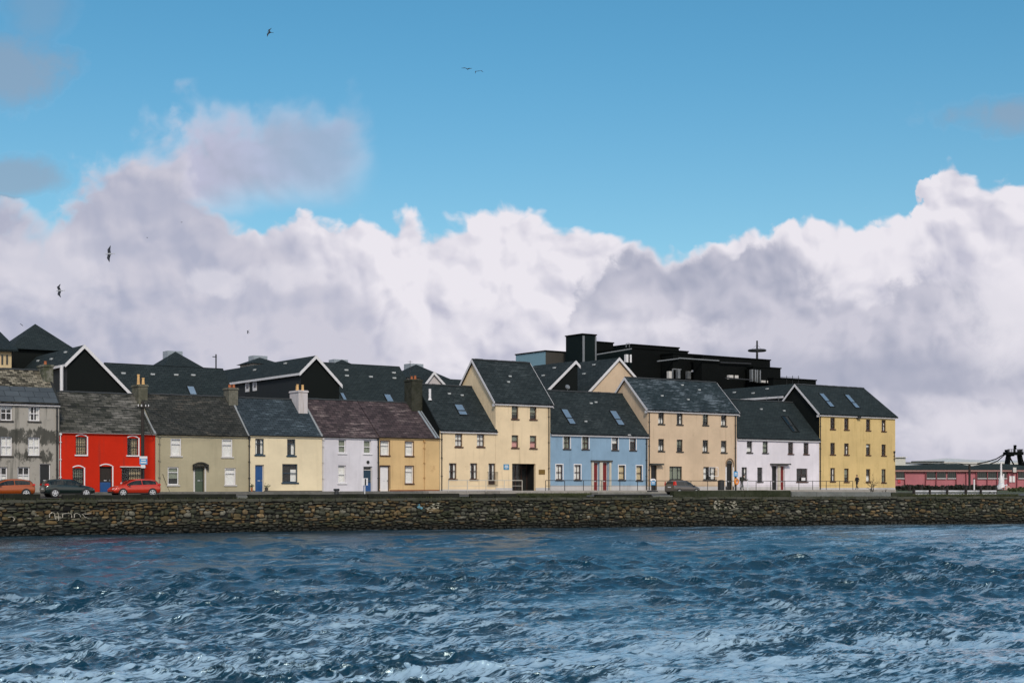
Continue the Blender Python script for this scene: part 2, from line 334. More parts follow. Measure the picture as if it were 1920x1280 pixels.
# ---------------------------------------------------------------- mesh helpers
class MB:
    def __init__(s): s.v = []; s.f = []; s.mi = []; s.uv = []; s.cur = 0
    def face(s, pts, uv=None, mi=None):
        i = len(s.v); s.v += [tuple(p) for p in pts]; s.f.append(tuple(range(i, i+len(pts))))
        s.mi.append(s.cur if mi is None else mi); s.uv.append(uv)
    def box(s, x0, x1, y0, y1, z0, z1, mi=None):
        if x1 < x0: x0, x1 = x1, x0
        if y1 < y0: y0, y1 = y1, y0
        if z1 < z0: z0, z1 = z1, z0
        c = [(x0,y0,z0),(x1,y0,z0),(x1,y1,z0),(x0,y1,z0),(x0,y0,z1),(x1,y0,z1),(x1,y1,z1),(x0,y1,z1)]
        s.poly(c, [(0,3,2,1),(4,5,6,7),(0,1,5,4),(1,2,6,5),(2,3,7,6),(3,0,4,7)], mi)
    def poly(s, pts, faces, mi=None):
        i = len(s.v); s.v += [tuple(p) for p in pts]
        for f in faces: s.f.append(tuple(i+k for k in f)); s.mi.append(s.cur if mi is None else mi); s.uv.append(None)
    def bar(s, a, b, w, h=None, mi=None, up=(0, 0, 1)):
        """rectangular bar from a to b"""
        h = h or w; a = Vector(a); b = Vector(b); d = (b-a).normalized(); u = Vector(up)
        if abs(d.dot(u)) > 0.98: u = Vector((0, 1, 0))
        r = d.cross(u).normalized(); u = r.cross(d).normalized()
        c = []
        for p in (a, b):
            for sx_, sy_ in ((-1,-1),(1,-1),(1,1),(-1,1)): c.append(p + r*sx_*w/2 + u*sy_*h/2)
        s.poly(c, [(0,1,2,3),(7,6,5,4),(0,4,5,1),(1,5,6,2),(2,6,7,3),(3,7,4,0)], mi)
    def tube(s, pts, rad, n=8, cap=True, mi=None):
        pts = [Vector(p) for p in pts]; rr = rad if isinstance(rad, (list, tuple)) else [rad]*len(pts)
        base = len(s.v); pu = None
        for k, p in enumerate(pts):
            d = (pts[min(k+1, len(pts)-1)] - pts[max(k-1, 0)]).normalized()
            u = pu if pu is not None else (Vector((0,0,1)) if abs(d.z) < 0.9 else Vector((1,0,0)))
            u = (u - d*u.dot(d)).normalized(); pu = u; r = d.cross(u)
            for j in range(n):
                t = 2*math.pi*j/n; s.v.append(tuple(p + (u*math.cos(t) + r*math.sin(t))*rr[k]))
        for k in range(len(pts)-1):
            for j in range(n):
                j2 = (j+1) % n
                s.f.append((base+k*n+j, base+k*n+j2, base+(k+1)*n+j2, base+(k+1)*n+j)); s.mi.append(s.cur if mi is None else mi); s.uv.append(None)
        if cap:
            s.f.append(tuple(base+j for j in range(n))[::-1]); s.mi.append(s.cur if mi is None else mi); s.uv.append(None)
            s.f.append(tuple(base+(len(pts)-1)*n+j for j in range(n))); s.mi.append(s.cur if mi is None else mi); s.uv.append(None)
    def slab(s, quad, th, uv=None, mi=None):
        """thick slab whose upper face is quad; UV in metres on the upper face"""
        q = [Vector(p) for p in quad]; n = (q[1]-q[0]).cross(q[2]-q[0]).normalized()
        if n.z < 0: q = q[::-1]; uv = uv[::-1] if uv else None; n = -n
        lo = [p - n*th for p in q]; k = len(q)
        s.face(q, uv, mi); s.face(lo[::-1], uv[::-1] if uv else None, mi)
        for i in range(k): s.face([q[i], lo[i], lo[(i+1) % k], q[(i+1) % k]], None, mi)
    def build(s, name, mats, parent=None, smooth=False, bevel=0):
        me = bpy.data.meshes.new(name); me.from_pydata(s.v, [], s.f)
        if not isinstance(mats, (list, tuple)): mats = [mats]
        for m in mats: me.materials.append(m)
        for p, mi in zip(me.polygons, s.mi): p.material_index = mi; p.use_smooth = smooth
        if any(u is not None for u in s.uv):
            l = me.uv_layers.new(name='UVMap')
            for p, u in zip(me.polygons, s.uv):
                for k, li in enumerate(p.loop_indices):
                    if u: l.data[li].uv = u[k]
                    else:
                        co = me.vertices[me.loops[li].vertex_index].co; l.data[li].uv = (co.x+co.y, co.z)
        me.update()
        o = bpy.data.objects.new(name, me); COL.objects.link(o)
        if parent is not None: o.parent = parent; o.matrix_parent_inverse = Matrix.Translation(-parent_loc(parent)) if False else o.matrix_parent_inverse
        if bevel:
            bv = o.modifiers.new('bevel', 'BEVEL'); bv.width = bevel; bv.segments = 2; bv.limit_method = 'ANGLE'
        return o
def tag(o, label, cat, group=None, kind=None):
    o['label'] = label
    if cat: o['category'] = cat
    if group: o['group'] = group
    if kind: o['kind'] = kind
    return o
def struct(o): o['kind'] = 'structure'; return o
def thing(name, label, cat, loc=(0, 0, 0), rz=0, group=None):
    o = bpy.data.objects.new(name, None); COL.objects.link(o); o.location = loc; o.rotation_euler = (0, 0, rz)
    o.empty_display_size = 0.3
    return tag(o, label, cat, group)
def copy_tree(o, parent=None):
    c = o.copy(); COL.objects.link(c)
    if parent is not None: c.parent = parent
    for ch in list(o.children): copy_tree(ch, c)
    return c
def rebase(root, loc):
    """move a thing's origin to loc while its parts stay where they are"""
    root.location = loc
    for ch in root.children: ch.location = ch.location - Vector(loc)

# ---------------------------------------------------------------- ground and water
WALL = [(-300, 111.8), (8, 111.8)] + [ (P_.x, P_.y) for P_ in (Q(x, 900, EYE*F/(y-HZ)) for x, y in ((0, 1005), (320, 999.5), (640, 994), (960, 990.2), (1280, 986.7), (1600, 983.8), (1920, 981.4)))] + [(200, 58.0), (320, -10.0)]
def wallY(X):
    for (x0, y0), (x1, y1) in zip(WALL, WALL[1:]):
        if x0 <= X <= x1: return y0 + (y1-y0)*(X-x0)/(x1-x0)
    return WALL[0][1] if X < WALL[0][0] else WALL[-1][1]
QTOP = 2.80
def gz(X, Y):
    w = wallY(X); t = max(0.0, min(1.0, (Y-w)/(116.0-w)))
    return 2.86 + 0.20*t**0.6

def build_ground():
    mb = MB()
    xs = [-3000, -300] + [i for i in range(-60, 240, 6)] + [240, 320, 3000]
    fr = [0, .06, .15, .3, .5, .75, 1]
    rows = []
    for X in xs:
        w = wallY(max(-300, min(320, X))) + 0.45
        r = []
        for f in fr:
            Y = w + (116.0-w)*f; r.append((X, Y, gz(X, Y)))
        r += [(X, 200, 3.18), (X, 260, 3.2), (X, 4000, 3.2)]
        rows.append(r)
    for a, b in zip(rows, rows[1:]):
        for i in range(len(a)-1): mb.face([a[i], b[i], b[i+1], a[i+1]])
    m, nt, b = newmat('asphalt_ground')
    tc = nt.new('ShaderNodeTexCoord'); o = tc.outputs['Object']
    sp = nt.new('ShaderNodeSeparateXYZ'); nt.put(sp.inputs[0], o)
    n = nt.noise(o, 0.4, 6, 0.6); n2 = nt.noise(o, 6, 5, 0.7)
    c = nt.mix(n, (0.045, 0.045, 0.046), (0.09, 0.088, 0.084)); c = nt.mix(n2*0.5, c, (0.03, 0.03, 0.03))
    gr = nt.sstep(V(nt, sp.outputs[0]) + (n-0.5)*8, 140, 146)
    c = nt.mix(gr, c, nt.mix(n2, (0.035, 0.050, 0.014), (0.075, 0.085, 0.03)))
    nt.put(b.inputs['Base Color'], c); b.inputs['Roughness'].default_value = 0.9
    o = mb.build('ground', m); struct(o)
build_ground()

def build_water():
    rng = np.random.default_rng(11)
    # polar sheet: fine inside the view, coarse all round
    az = np.concatenate([np.linspace(-180, -26, 30)[:-1], np.linspace(-26, 26, 1500), np.linspace(26, 180, 30)[1:]])
    # distances spaced evenly in the picture's height
    inv = np.linspace(EYE*F/620.0, 0, 1)
    ys = np.linspace(560, 62, 900)
    rad = EYE*F/ys
    rad = np.concatenate([[0.5, 5, 12], rad, [240, 400, 1500, 6000]])
    A, Rr = np.meshgrid(np.radians(az), rad, indexing='xy')
    th = YAW + A
    X = (np.sin(th)*Rr); Y = (np.cos(th)*Rr)
    # calmer near the quay
    wx = np.array([p[0] for p in WALL]); wy = np.array([p[1] for p in WALL])
    dist = np.clip(np.interp(X, wx, wy) - Y, 0, None)
    calm_len = np.interp(X, [0, 30, 60, 90, 118, 128], [19, 17, 13, 9, 4, 3])
    amp = 0.18 + 0.82*np.clip((dist-1.5)/calm_len, 0, 1)**1.25
    # wave packets: patches of rougher water
    def vnoise(sc, seed, nx=64):
        r = np.random.default_rng(seed).random((nx, nx))
        fx = (X/sc) % nx; fy = (Y/sc) % nx
        i = fx.astype(int); j = fy.astype(int); a = fx-i; b = fy-j
        a = a*a*(3-2*a); b = b*b*(3-2*b); i2 = (i+1) % nx; j2 = (j+1) % nx
        return (r[i, j]*(1-a)+r[i2, j]*a)*(1-b) + (r[i, j2]*(1-a)+r[i2, j2]*a)*b
    patch = 0.25 + 1.5*np.clip(vnoise(13.0, 3)*0.7 + vnoise(5.0, 4)*0.8 - 0.25, 0, 1.2)
    H = np.zeros_like(X); DX = np.zeros_like(X); DY = np.zeros_like(X)
    wind = math.radians(243)              # wave travel, seen from the camera the crests run nearly across
    step = np.gradient(Rr, axis=0)
    nwv = 170
    lam = np.exp(np.linspace(math.log(6.5), math.log(0.17), nwv))
    for k, L in enumerate(lam):
        sp_ = 0.45 + 0.5*(1 - k/nwv)*0.2 + 0.45*k/nwv
        d = wind + rng.normal(0, sp_)
        kx, ky = math.cos(d), math.sin(d); kk = 2*math.pi/L
        a = 0.0050*L**0.92*(0.75 if L > 2.5 else 1.3)*rng.uniform(0.5, 1.4)
        ph = kk*(kx*X + ky*Y) + rng.uniform(0, 6.28)
        # fade waves the sheet is too coarse to carry
        fade = np.clip((L/np.maximum(step, 1e-3) - 1.6)/2.0, 0, 1)
        aa = a*amp*(patch if L < 3 else 1)*fade
        s_, c_ = np.sin(ph), np.cos(ph)
        H += aa*c_; DX -= 1.3*aa*kx*s_; DY -= 1.3*aa*ky*s_
    coarse = (np.abs(A) > math.radians(26.5)) | (Rr < 14) | (Rr > 230)
    H[coarse] *= 0.0; DX[coarse] = 0; DY[coarse] = 0
    co = np.stack([X+DX, Y+DY, H], -1).reshape(-1, 3).astype(np.float32)
    nr, na = X.shape
    i, j = np.meshgrid(np.arange(nr-1), np.arange(na-1), indexing='ij')
    q = np.stack([i*na+j, i*na+j+1, (i+1)*na+j+1, (i+1)*na+j], -1).reshape(-1, 4)[:, ::-1]
    me = bpy.data.meshes.new('water'); me.vertices.add(len(co)); me.vertices.foreach_set('co', co.ravel())
    me.loops.add(q.size); me.loops.foreach_set('vertex_index', q.ravel().astype(np.int32))
    me.polygons.add(len(q)); me.polygons.foreach_set('loop_start', (np.arange(len(q))*4).astype(np.int32)); me.polygons.foreach_set('loop_total', np.full(len(q), 4, np.int32))
    me.polygons.foreach_set('use_smooth', np.ones(len(q), bool)); me.update(calc_edges=True)
    o = bpy.data.objects.new('water', me); COL.objects.link(o); struct(o)
    m, nt, b = newmat('river_water')
    tc = nt.new('ShaderNodeTexCoord'); oc = tc.outputs['Object']
    sp = nt.new('ShaderNodeSeparateXYZ'); nt.put(sp.inputs[0], oc)
    # bright cloud reflections painted into the colour as long streaks along the current
    X_, Y_ = V(nt, sp.outputs[0]), V(nt, sp.outputs[1])
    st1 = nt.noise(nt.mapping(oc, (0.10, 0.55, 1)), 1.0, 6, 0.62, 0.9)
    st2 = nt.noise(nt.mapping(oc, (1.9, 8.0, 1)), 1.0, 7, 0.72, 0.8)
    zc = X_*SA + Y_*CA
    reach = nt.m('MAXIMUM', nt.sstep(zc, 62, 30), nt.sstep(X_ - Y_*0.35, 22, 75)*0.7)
    cloud_gleam = nt.sstep(st1*0.50 + st2*0.62 + reach*0.08, 0.594, 0.672)
    cloud_gleam = nt.m('MULTIPLY', cloud_gleam, reach*0.40 + 0.42)
    nt.put(b.inputs['Base Color'], nt.mix(cloud_gleam, WATER_COL, (0.38, 0.54, 0.68))); b.inputs['IOR'].default_value = 1.75
    b.inputs['Specular Tint'].default_value = WATER_TINT
    # ripples too small for the sheet show as gloss that widens towards the far bank
    nt.put(b.inputs['Roughness'], nt.sstep(V(nt, sp.outputs[0])*SA + V(nt, sp.outputs[1])*CA, 30, 100, 0.05, 0.24))
    rip = nt.noise(oc, 7.0, 5, 0.6, 0.6) + nt.noise(nt.mapping(oc, (1.2, 3.0, 1)), 2.4, 4, 0.6, 0.8)*1.2
    bp = nt.new('ShaderNodeBump'); bp.inputs['Strength'].default_value = 0.45; bp.inputs['Distance'].default_value = 0.042
    nt.put(bp.inputs['Height'], rip); nt.l.new(bp.outputs[0], b.inputs['Normal'])
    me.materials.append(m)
WATER_COL = (0.002, 0.027, 0.048, 1); WATER_TINT = (0.70, 0.90, 1.0, 1)
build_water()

# ---------------------------------------------------------------- quay wall of rubble stone
def wall_frame(s):
    """point and outward normal at arc length s along the quay line"""
    pts = WALL; acc = 0
    for (x0, y0), (x1, y1) in zip(pts, pts[1:]):
        L = math.hypot(x1-x0, y1-y0)
        if s <= acc+L or (x1, y1) == pts[-1]:
            t = (s-acc)/L; return x0+(x1-x0)*t, y0+(y1-y0)*t, (y1-y0)/L, -(x1-x0)/L
        acc += L
def s_of_x(X):
    acc = 0
    for (x0, y0), (x1, y1) in zip(WALL, WALL[1:]):
        L = math.hypot(x1-x0, y1-y0)
        if X <= x1: return acc + L*(X-x0)/(x1-x0)
        acc += L
    return acc
def wx_at(px):
    """world X where the quay line stands at photograph column px"""
    lo, hi = 0.0, 250.0
    a, b, w = ray(px, 0)
    for _ in range(40):
        mid = (lo+hi)/2
        if mid*b/a > wallY(mid): lo = mid
        else: hi = mid
        # mid*b/a falls with larger Y/X ratio: ray Y at this X against the quay Y
    return (lo+hi)/2
def wx_at(px):
    a, b, w = ray(px, 0); best = None
    for i in range(2000):
        X = 5 + i*0.1
        d = abs(X*b/a - wallY(X))
        if best is None or d < best[0]: best = (d, X)
    return best[1]
def build_quay():
    rnd = random.Random(5)
    root = thing('quay_wall', 'long rubble stone quay wall rising from the river, dark with weed at the waterline', 'wall')
    # core with the earth behind it
    mb = MB(); n = len(WALL)
    for (x0, y0), (x1, y1) in zip(WALL, WALL[1:]):
        L = math.hypot(x1-x0, y1-y0); nx, ny = (y1-y0)/L, -(x1-x0)/L
        o = -0.02
        mb.face([(x0-nx*.04, y0-ny*.04, -1.5), (x1-nx*.04, y1-ny*.04, -1.5), (x1-nx*.04, y1-ny*.04, QTOP-0.12), (x0-nx*.04, y0-ny*.04, QTOP-0.12)])
    mb.build('core', plain('joint_dark', (0.006, 0.006, 0.005), 0.95), root)
    # stones
    s0, s1 = s_of_x(12), s_of_x(170)
    verts = []; faces = []; cols = []
    z = -0.35; row = 0
    while z < QTOP-0.30:
        h = rnd.uniform(0.16, 0.38); 
        if z+h > QTOP-0.30: h = QTOP-0.22-z
        s = s0 + rnd.uniform(0, .3)
        while s < s1:
            L = rnd.choice([rnd.uniform(.18, .40), rnd.uniform(.3, .85), rnd.uniform(.35, .65)])
            big = s_of_x(70) > s
            if big and rnd.random() < .22: L *= 1.25
            hh = h*rnd.uniform(0.6, 1.35); zz = z + rnd.uniform(-.08, .08) + 0.16*mnoise.noise(Vector((s*.45, z*.6, 0))) 
            cx = s+L/2; cz = zz+hh/2
            px, py, nx, ny = wall_frame(cx); tx, ty = -ny, nx
            bulge = rnd.uniform(.05, .16); base = rnd.uniform(-.02, .04)
            k = 9; ang0 = rnd.uniform(0, 6.28); tilt = rnd.uniform(-.25, .25)
            i0 = len(verts)
            ex = rnd.uniform(2.4, 4.5)
            ring = []
            for j in range(k):
                t = ang0 + 2*math.pi*j/k + rnd.uniform(-.16, .16)
                c, sn = math.cos(t), math.sin(t)
                r = (abs(c)**ex + abs(sn)**ex)**(-1/ex)*rnd.uniform(.88, 1.06)
                a, b = c*r*L*.5*0.97, sn*r*hh*.5*0.97
                ring.append((a + b*tilt*.5, b + a*tilt*.25))
            def put(a, b, d): verts.append((px+tx*a+nx*d, py+ty*a+ny*d, cz+b))
            for a, b in ring: put(a, b, -.05)
            for a, b in ring: put(a*.93, b*.93, base+bulge*.35)
            for a, b in ring: put(a*.62, b*.60, base+bulge*rnd.uniform(.75, 1.05))
            put(0, 0, base+bulge*1.05)
            for j in range(k):
                j2 = (j+1) % k
                faces += [(i0+j, i0+j2, i0+k+j2, i0+k+j), (i0+k+j, i0+k+j2, i0+2*k+j2, i0+2*k+j), (i0+2*k+j, i0+2*k+j2, i0+3*k)]
            q = rnd.random(); v = mnoise.noise(Vector((s*0.12, z*0.9, 3.1)))
            ochre = 0.16 + 0.26*max(0, v*2.2) + (0.10 if big else 0) ; 
            if z < 0.7: ochre *= .35
            if q < ochre: col = rnd.choice([(.26, .175, .080), (.20, .145, .070), (.34, .24, .13), (.24, .15, .065)])
            elif q < .62: col = rnd.choice([(.065, .068, .044), (.085, .086, .054), (.055, .060, .045)])
            elif q < .93: col = rnd.choice([(.15, .145, .105), (.12, .12, .095), (.19, .175, .125)])
            else: col = (.32, .30, .24)
            f = rnd.uniform(.55, 1.25)*(0.75 if z > QTOP-0.75 else 1)
            cols += [(col[0]*f, col[1]*f, col[2]*f, 1)]*(3*k+1)
            s += L*rnd.uniform(0.94, 1.03)
        z += h*.93; row += 1
    me = bpy.data.meshes.new('rubble_stones'); me.from_pydata(verts, [], faces)
    at = me.color_attributes.new('stone_colour', 'FLOAT_COLOR', 'POINT')
    at.data.foreach_set('color', np.array(cols, np.float32).ravel())
    me.polygons.foreach_set('use_smooth', np.ones(len(me.polygons), bool))
    me.materials.append(stone_mat()); o = bpy.data.objects.new('rubble_stones', me); COL.objects.link(o); o.parent = root
    # coping of flat slabs
    mb = MB(); s = s0-20
    while s < s1+60:
        L = rnd.uniform(.9, 1.9); a = wall_frame(s+.015); b = wall_frame(s+L-.015)
        out = rnd.uniform(.05, .11); back = .75; t = QTOP + rnd.uniform(-.015, .03); th = rnd.uniform(.20, .28)
        c = []
        for p in (a, b):
            for d in (out, -back):
                for zz in (t-th, t): c.append((p[0]+p[2]*d, p[1]+p[3]*d, zz))
        mb.poly(c, [(0,1,5,4), (1,3,7,5), (2,6,7,3), (0,4,6,2), (0,2,3,1), (4,5,7,6)])
        s += L
    mb.build('coping', mossy('coping_stone', (0.075, 0.075, 0.060), (0.022, 0.027, 0.012), 0.6, 0.6), root, bevel=0.03)
    # old white lettering painted on the stones
    g = MB()
    def stroke(pts, w):
        P3 = []
        for x, y in pts:
            X = wx_at(x); a = wall_frame(s_of_x(X)); zc = (X*SA + a[1]*CA)
            P3.append(Vector((a[0]+a[2]*.10, a[1]+a[3]*.10, EYE+(HZ-y)*zc/F)))
        for p, q in zip(P3, P3[1:]):
            d = q-p; k = max(1, int(d.length/.16))
            for i in range(k):
                if rnd.random() < .10: continue
                u = p + d*(i/k); v_ = p + d*((i+1)/k); ww = w*rnd.uniform(.7, 1.2)
                g.bar(u, v_, ww, .02, up=(0, 0, 1)) if abs(d.normalized().z) < .5 else g.bar(u, v_, ww, .02, up=(1, 0, 0))
    for st in ([(92,969),(91.5,963),(96,960),(101,962),(103,967),(104,974)], [(108,960),(110,966),(110.5,975)], [(116,970),(117,963),(123,961.5),(131,962),(134,966),(134,970)],
               [(138,970),(139,963),(144,961.5),(148,964),(151,969)], [(155,962.5),(163,963),(171,962)], [(154,963),(157,969),(165,971)], [(15,969),(23,968),(27,972),(24,976)], [(64,966),(72,966)], [(50,970),(56,972)]):
        stroke(st, .16)
    g.build('painted_lettering', plain('old_white_paint', (0.60, 0.55, 0.47), 0.8, var=.4, scale=5), root)
    # patch of limewashed stones and the drain opening
    dr = MB(); X = wx_at(123); a = wall_frame(s_of_x(X)); zc = X*SA+a[1]*CA; zz = EYE+(HZ-953)*zc/F
    dr.box(X-.28, X+.28, a[1]-.16, a[1]+.2, zz-.15, zz+.15)
    dr.build('drain_opening', plain('void_black', (0.002, 0.002, 0.002), 1), root)
    for nm, spots, colr in (('limewash_patch', [(800+rnd.uniform(0,22), 943+rnd.uniform(0,17)) for _ in range(26)] + [(1338+rnd.uniform(0,42), 938+rnd.uniform(0,16)) for _ in range(34)], (.36,.33,.26)),
                            ('blue_paint_patch', [(785+rnd.uniform(-4,5), 950+rnd.uniform(-6,4)) for _ in range(7)], (.12,.28,.36))):
        pm = MB()
        for x, y in spots:
            X = wx_at(x); a = wall_frame(s_of_x(X)); zc = X*SA+a[1]*CA; zz = EYE+(HZ-y)*zc/F
            hw, hh = rnd.uniform(.06,.17), rnd.uniform(.03,.08)
            pts = [(a[0]+math.cos(t)*hw, a[1]-.105-rnd.uniform(0,.02), zz+math.sin(t)*hh) for t in [k*math.pi/4 for k in range(8)]]
            pm.face(pts[::-1])
            pm.face([(p[0], p[1]+.08, p[2]) for p in pts])
            for i in range(8): pm.face([pts[i], pts[(i+1)%8], (pts[(i+1)%8][0], pts[(i+1)%8][1]+.08, pts[(i+1)%8][2]), (pts[i][0], pts[i][1]+.08, pts[i][2])])
        pm.build(nm, plain(nm, colr, .9, var=.35, scale=4), root)
build_quay()

# ---------------------------------------------------------------- parapet blocks along the quay edge (top heights measured)
def parapet(label, xa, xb, ytop, mat, off=0.12, thick=0.5, group='low parapet blocks on the quay edge'):
    Xa, Xb = wx_at(xa), wx_at(xb); X = (Xa+Xb)/2
    zc = X*SA + wallY(X)*CA; h = EYE + (HZ-ytop)*zc/F - QTOP
    mb = MB(); n = max(1, int((Xb-Xa)/2.2)); rnd = random.Random(int(xa))
    ts = [Xa + (Xb-Xa)*i/n for i in range(n+1)]
    for a, b in zip(ts, ts[1:]):
        hh = h*rnd.uniform(.93, 1.05); a += .012; b -= .012
        pa = (a, wallY(a)+off); pb = (b, wallY(b)+off); th = thick
        c = []
        for px_, py_ in (pa, pb):
            for d in (0, th):
                for zz in (QTOP+.012, QTOP+hh): c.append((px_, py_+d, zz))
        mb.poly(c, [(0,1,5,4), (1,3,7,5), (2,6,7,3), (0,4,6,2), (0,2,3,1), (4,5,7,6)])
    o = mb.build('parapet', mat, bevel=.03); tag(o, label, 'parapet', group)
    return o
PD = mossy('parapet_dark', (0.022, 0.023, 0.019), (0.009, 0.012, 0.006), 0.7, 0.8)
PG = mossy('parapet_grey', (0.17, 0.175, 0.17), (0.07, 0.075, 0.06), 0.35, 0.5)
PM = mossy('parapet_mossy', (0.040, 0.044, 0.028), (0.014, 0.019, 0.006), 0.75, 0.9)
parapet('dark low parapet block in front of the orange car', -60, 78, 926, PD)
parapet('dark low parapet in front of the red house and red car', 119, 296, 927, PD)
parapet('dark low parapet in front of the olive house', 300, 444, 925.5, PD)
parapet('short pale parapet slab below the blue door house', 446, 466, 929.5, PG)
parapet('dark low parapet in front of the pale lavender house', 467, 690, 926, PD)
parapet('dark low parapet in front of the tan house', 693, 864, 925, PD)
parapet('dark low parapet in front of the cream house entrance', 886, 974, 925, PD)
parapet('ragged grassy parapet between cream and blue houses', 976, 1102, 924.5, PM)
parapet('dark low parapet in front of the blue house double doors', 1121, 1224, 926.5, PD)
parapet('pale grey slab by the rear of the silver car', 1226, 1264, 928.5, PG)
parapet('tall mossy parapet hiding the silver car wheels', 1265, 1485, 919, PM, thick=.6)
parapet('grey lower parapet in front of the yellow house', 1487, 1672, 921.5, PG)
parapet('dark parapet end beside the timber posts', 1674, 1712, 923.5, PM)

# ---------------------------------------------------------------- house parts
def frame_bars(mb, x0, x1, z0, z1, y, style, t=.055, dep=.06):
    """sash bars around and inside the opening; y is the outer face"""
    y1 = y+dep
    mb.box(x0, x1, y, y1, z0, z0+t); mb.box(x0, x1, y, y1, z1-t, z1); mb.box(x0, x0+t, y, y1, z0+t, z1-t); mb.box(x1-t, x1, y, y1, z0+t, z1-t)
    xm = (x0+x1)/2; zm = (z0+z1)/2; b = t*.8; e = .004
    if style == 'sash': mb.box(x0+t, x1-t, y+e, y1-e, zm-b/2, zm+b/2)
    if style == 'cross': mb.box(x0+t, x1-t, y+e, y1-e, zm-b/2, zm+b/2); mb.box(xm-b/2, xm+b/2, y+2*e, y1-2*e, z0+t, z1-t)
    if style == 'top':
        zt = z1-(z1-z0)*.30; mb.box(x0+t, x1-t, y+e, y1-e, zt-b/2, zt+b/2)
    if style == 'grid':
        nx, nz = max(3, round((x1-x0)/.2)), max(4, round((z1-z0)/.26))
        for i in range(1, nx): xx = x0+(x1-x0)*i/nx; mb.box(xx-.016, xx+.016, y+e, y1-e, z0+t, z1-t)
        for i in range(1, nz): zz = z0+(z1-z0)*i/nz; mb.box(x0+t, x1-t, y+2*e, y1-2*e, zz-.016, zz+.016)
        mb.box(x0+t, x1-t, y-.01, y1, zm-.03, zm+.03)
    if style == 'triple':
        for f in (.30, .70): xx = x0+(x1-x0)*f; mb.box(xx-.03, xx+.03, y+e, y1-e, z0+t, z1-t)
        zt = z1-(z1-z0)*.27; mb.box(x0+t, x0+(x1-x0)*.3-.03, y+2*e, y1-2*e, zt-.02, zt+.02); mb.box(x0+(x1-x0)*.7+.03, x1-t, y+2*e, y1-2*e, zt-.02, zt+.02)
    if style == 'french': mb.box(xm-.04, xm+.04, y+e, y1-e, z0+t, z1-t); zz = z0+(z1-z0)*.22; mb.box(x0+t, x1-t, y+2*e, y1-2*e, z0, zz)
CUR = {'w': 'curtain', 'p': 'pinkblind', 'g': 'blind', 'a': 'amber'}
def window(root, x0, x1, z0, z1, Yf, style, cur, fm, sm, rev=.16, sillw=.10, surround=None, seed=0):
    rnd = random.Random(seed)
    mb = MB(); frame_bars(mb, x0+.01, x1-.01, z0+.01, z1-.01, Yf+rev-.04, style, t=(.045 if style == 'grid' else .08))
    w = mb.build('window', fm, root)
    p = MB(); yy = Yf+rev-.008; tl = rnd.uniform(-.006, .006)
    p.box(x0+.03, x1-.03, yy, yy+.012, z0+.03, z1-.03); po = p.build('pane', GLASS, w)
    # what hangs behind the glass
    yc = Yf+rev+.10; H = z1-z0; Wd = x1-x0
    def cloth(a, b, c, d, m, folds=True):
        q = MB(); n = max(2, int((b-a)/.05)) if folds else 1
        for i in range(n):
            xa = a+(b-a)*i/n; xb = a+(b-a)*(i+1)/n; ya = yc+(.02 if i % 2 else 0)*folds; yb = yc+(.02 if (i+1) % 2 else 0)*folds
            q.face([(xa, ya, c), (xb, yb, c), (xb, yb, d), (xa, ya, d)])
        q.build('curtain' if folds else 'blind', m, w)
    lo, hi = z0+.03, z1-.03; L_, R_ = x0+.03, x1-.03
    if cur == 'w': cloth(L_, R_, lo, hi, M['curtain'])
    elif cur == 'h': cloth(L_, R_, z0+H*.5, hi, M['curtain'], False)
    elif cur == 't': cloth(L_, R_, z0+H*.72, hi, M['curtain'], False)
    elif cur == 'l': cloth(L_, R_, lo, z0+H*.5, M['curtain'])
    elif cur == 'g': cloth(L_, R_, lo, hi, M['blind'], False)
    elif cur == 'q': cloth(L_, R_, z0+H*.35, hi, M['blind'], False)
    elif cur == 'p': cloth(L_, R_, lo, z0+H*.5, M['pinkblind']); cloth(L_, R_, z0+H*.55, hi, M['blind'], False)
    elif cur == 'a': cloth(L_, R_, lo, hi, M['amber'])
    elif cur == 's': cloth(L_, x0+Wd*.30, lo, hi, M['curtain']); cloth(x0+Wd*.72, R_, lo, hi, M['curtain'])
    elif cur == 'r': cloth(x0+Wd*.6, R_, lo, z0+H*.7, M['curtain'])
    elif cur == 'c': cloth(x0+Wd*.40, R_, lo, hi, M['amber'])
    if sm is not None:
        s = MB(); s.box(x0-sillw, x1+sillw, Yf-.10, Yf+rev-.045, z0-.12, z0-.003); s.build('sill', sm, w, bevel=.012)
    if surround is not None:
        q = MB(); t = .10; y0 = Yf-.018; y1 = Yf-.002
        q.box(x0-t, x0, y0, y1, z0, z1+t); q.box(x1, x1+t, y0, y1, z0, z1+t); q.box(x0, x1, y0, y1, z1, z1+t)
        q.build('surround', surround, w)
    return w
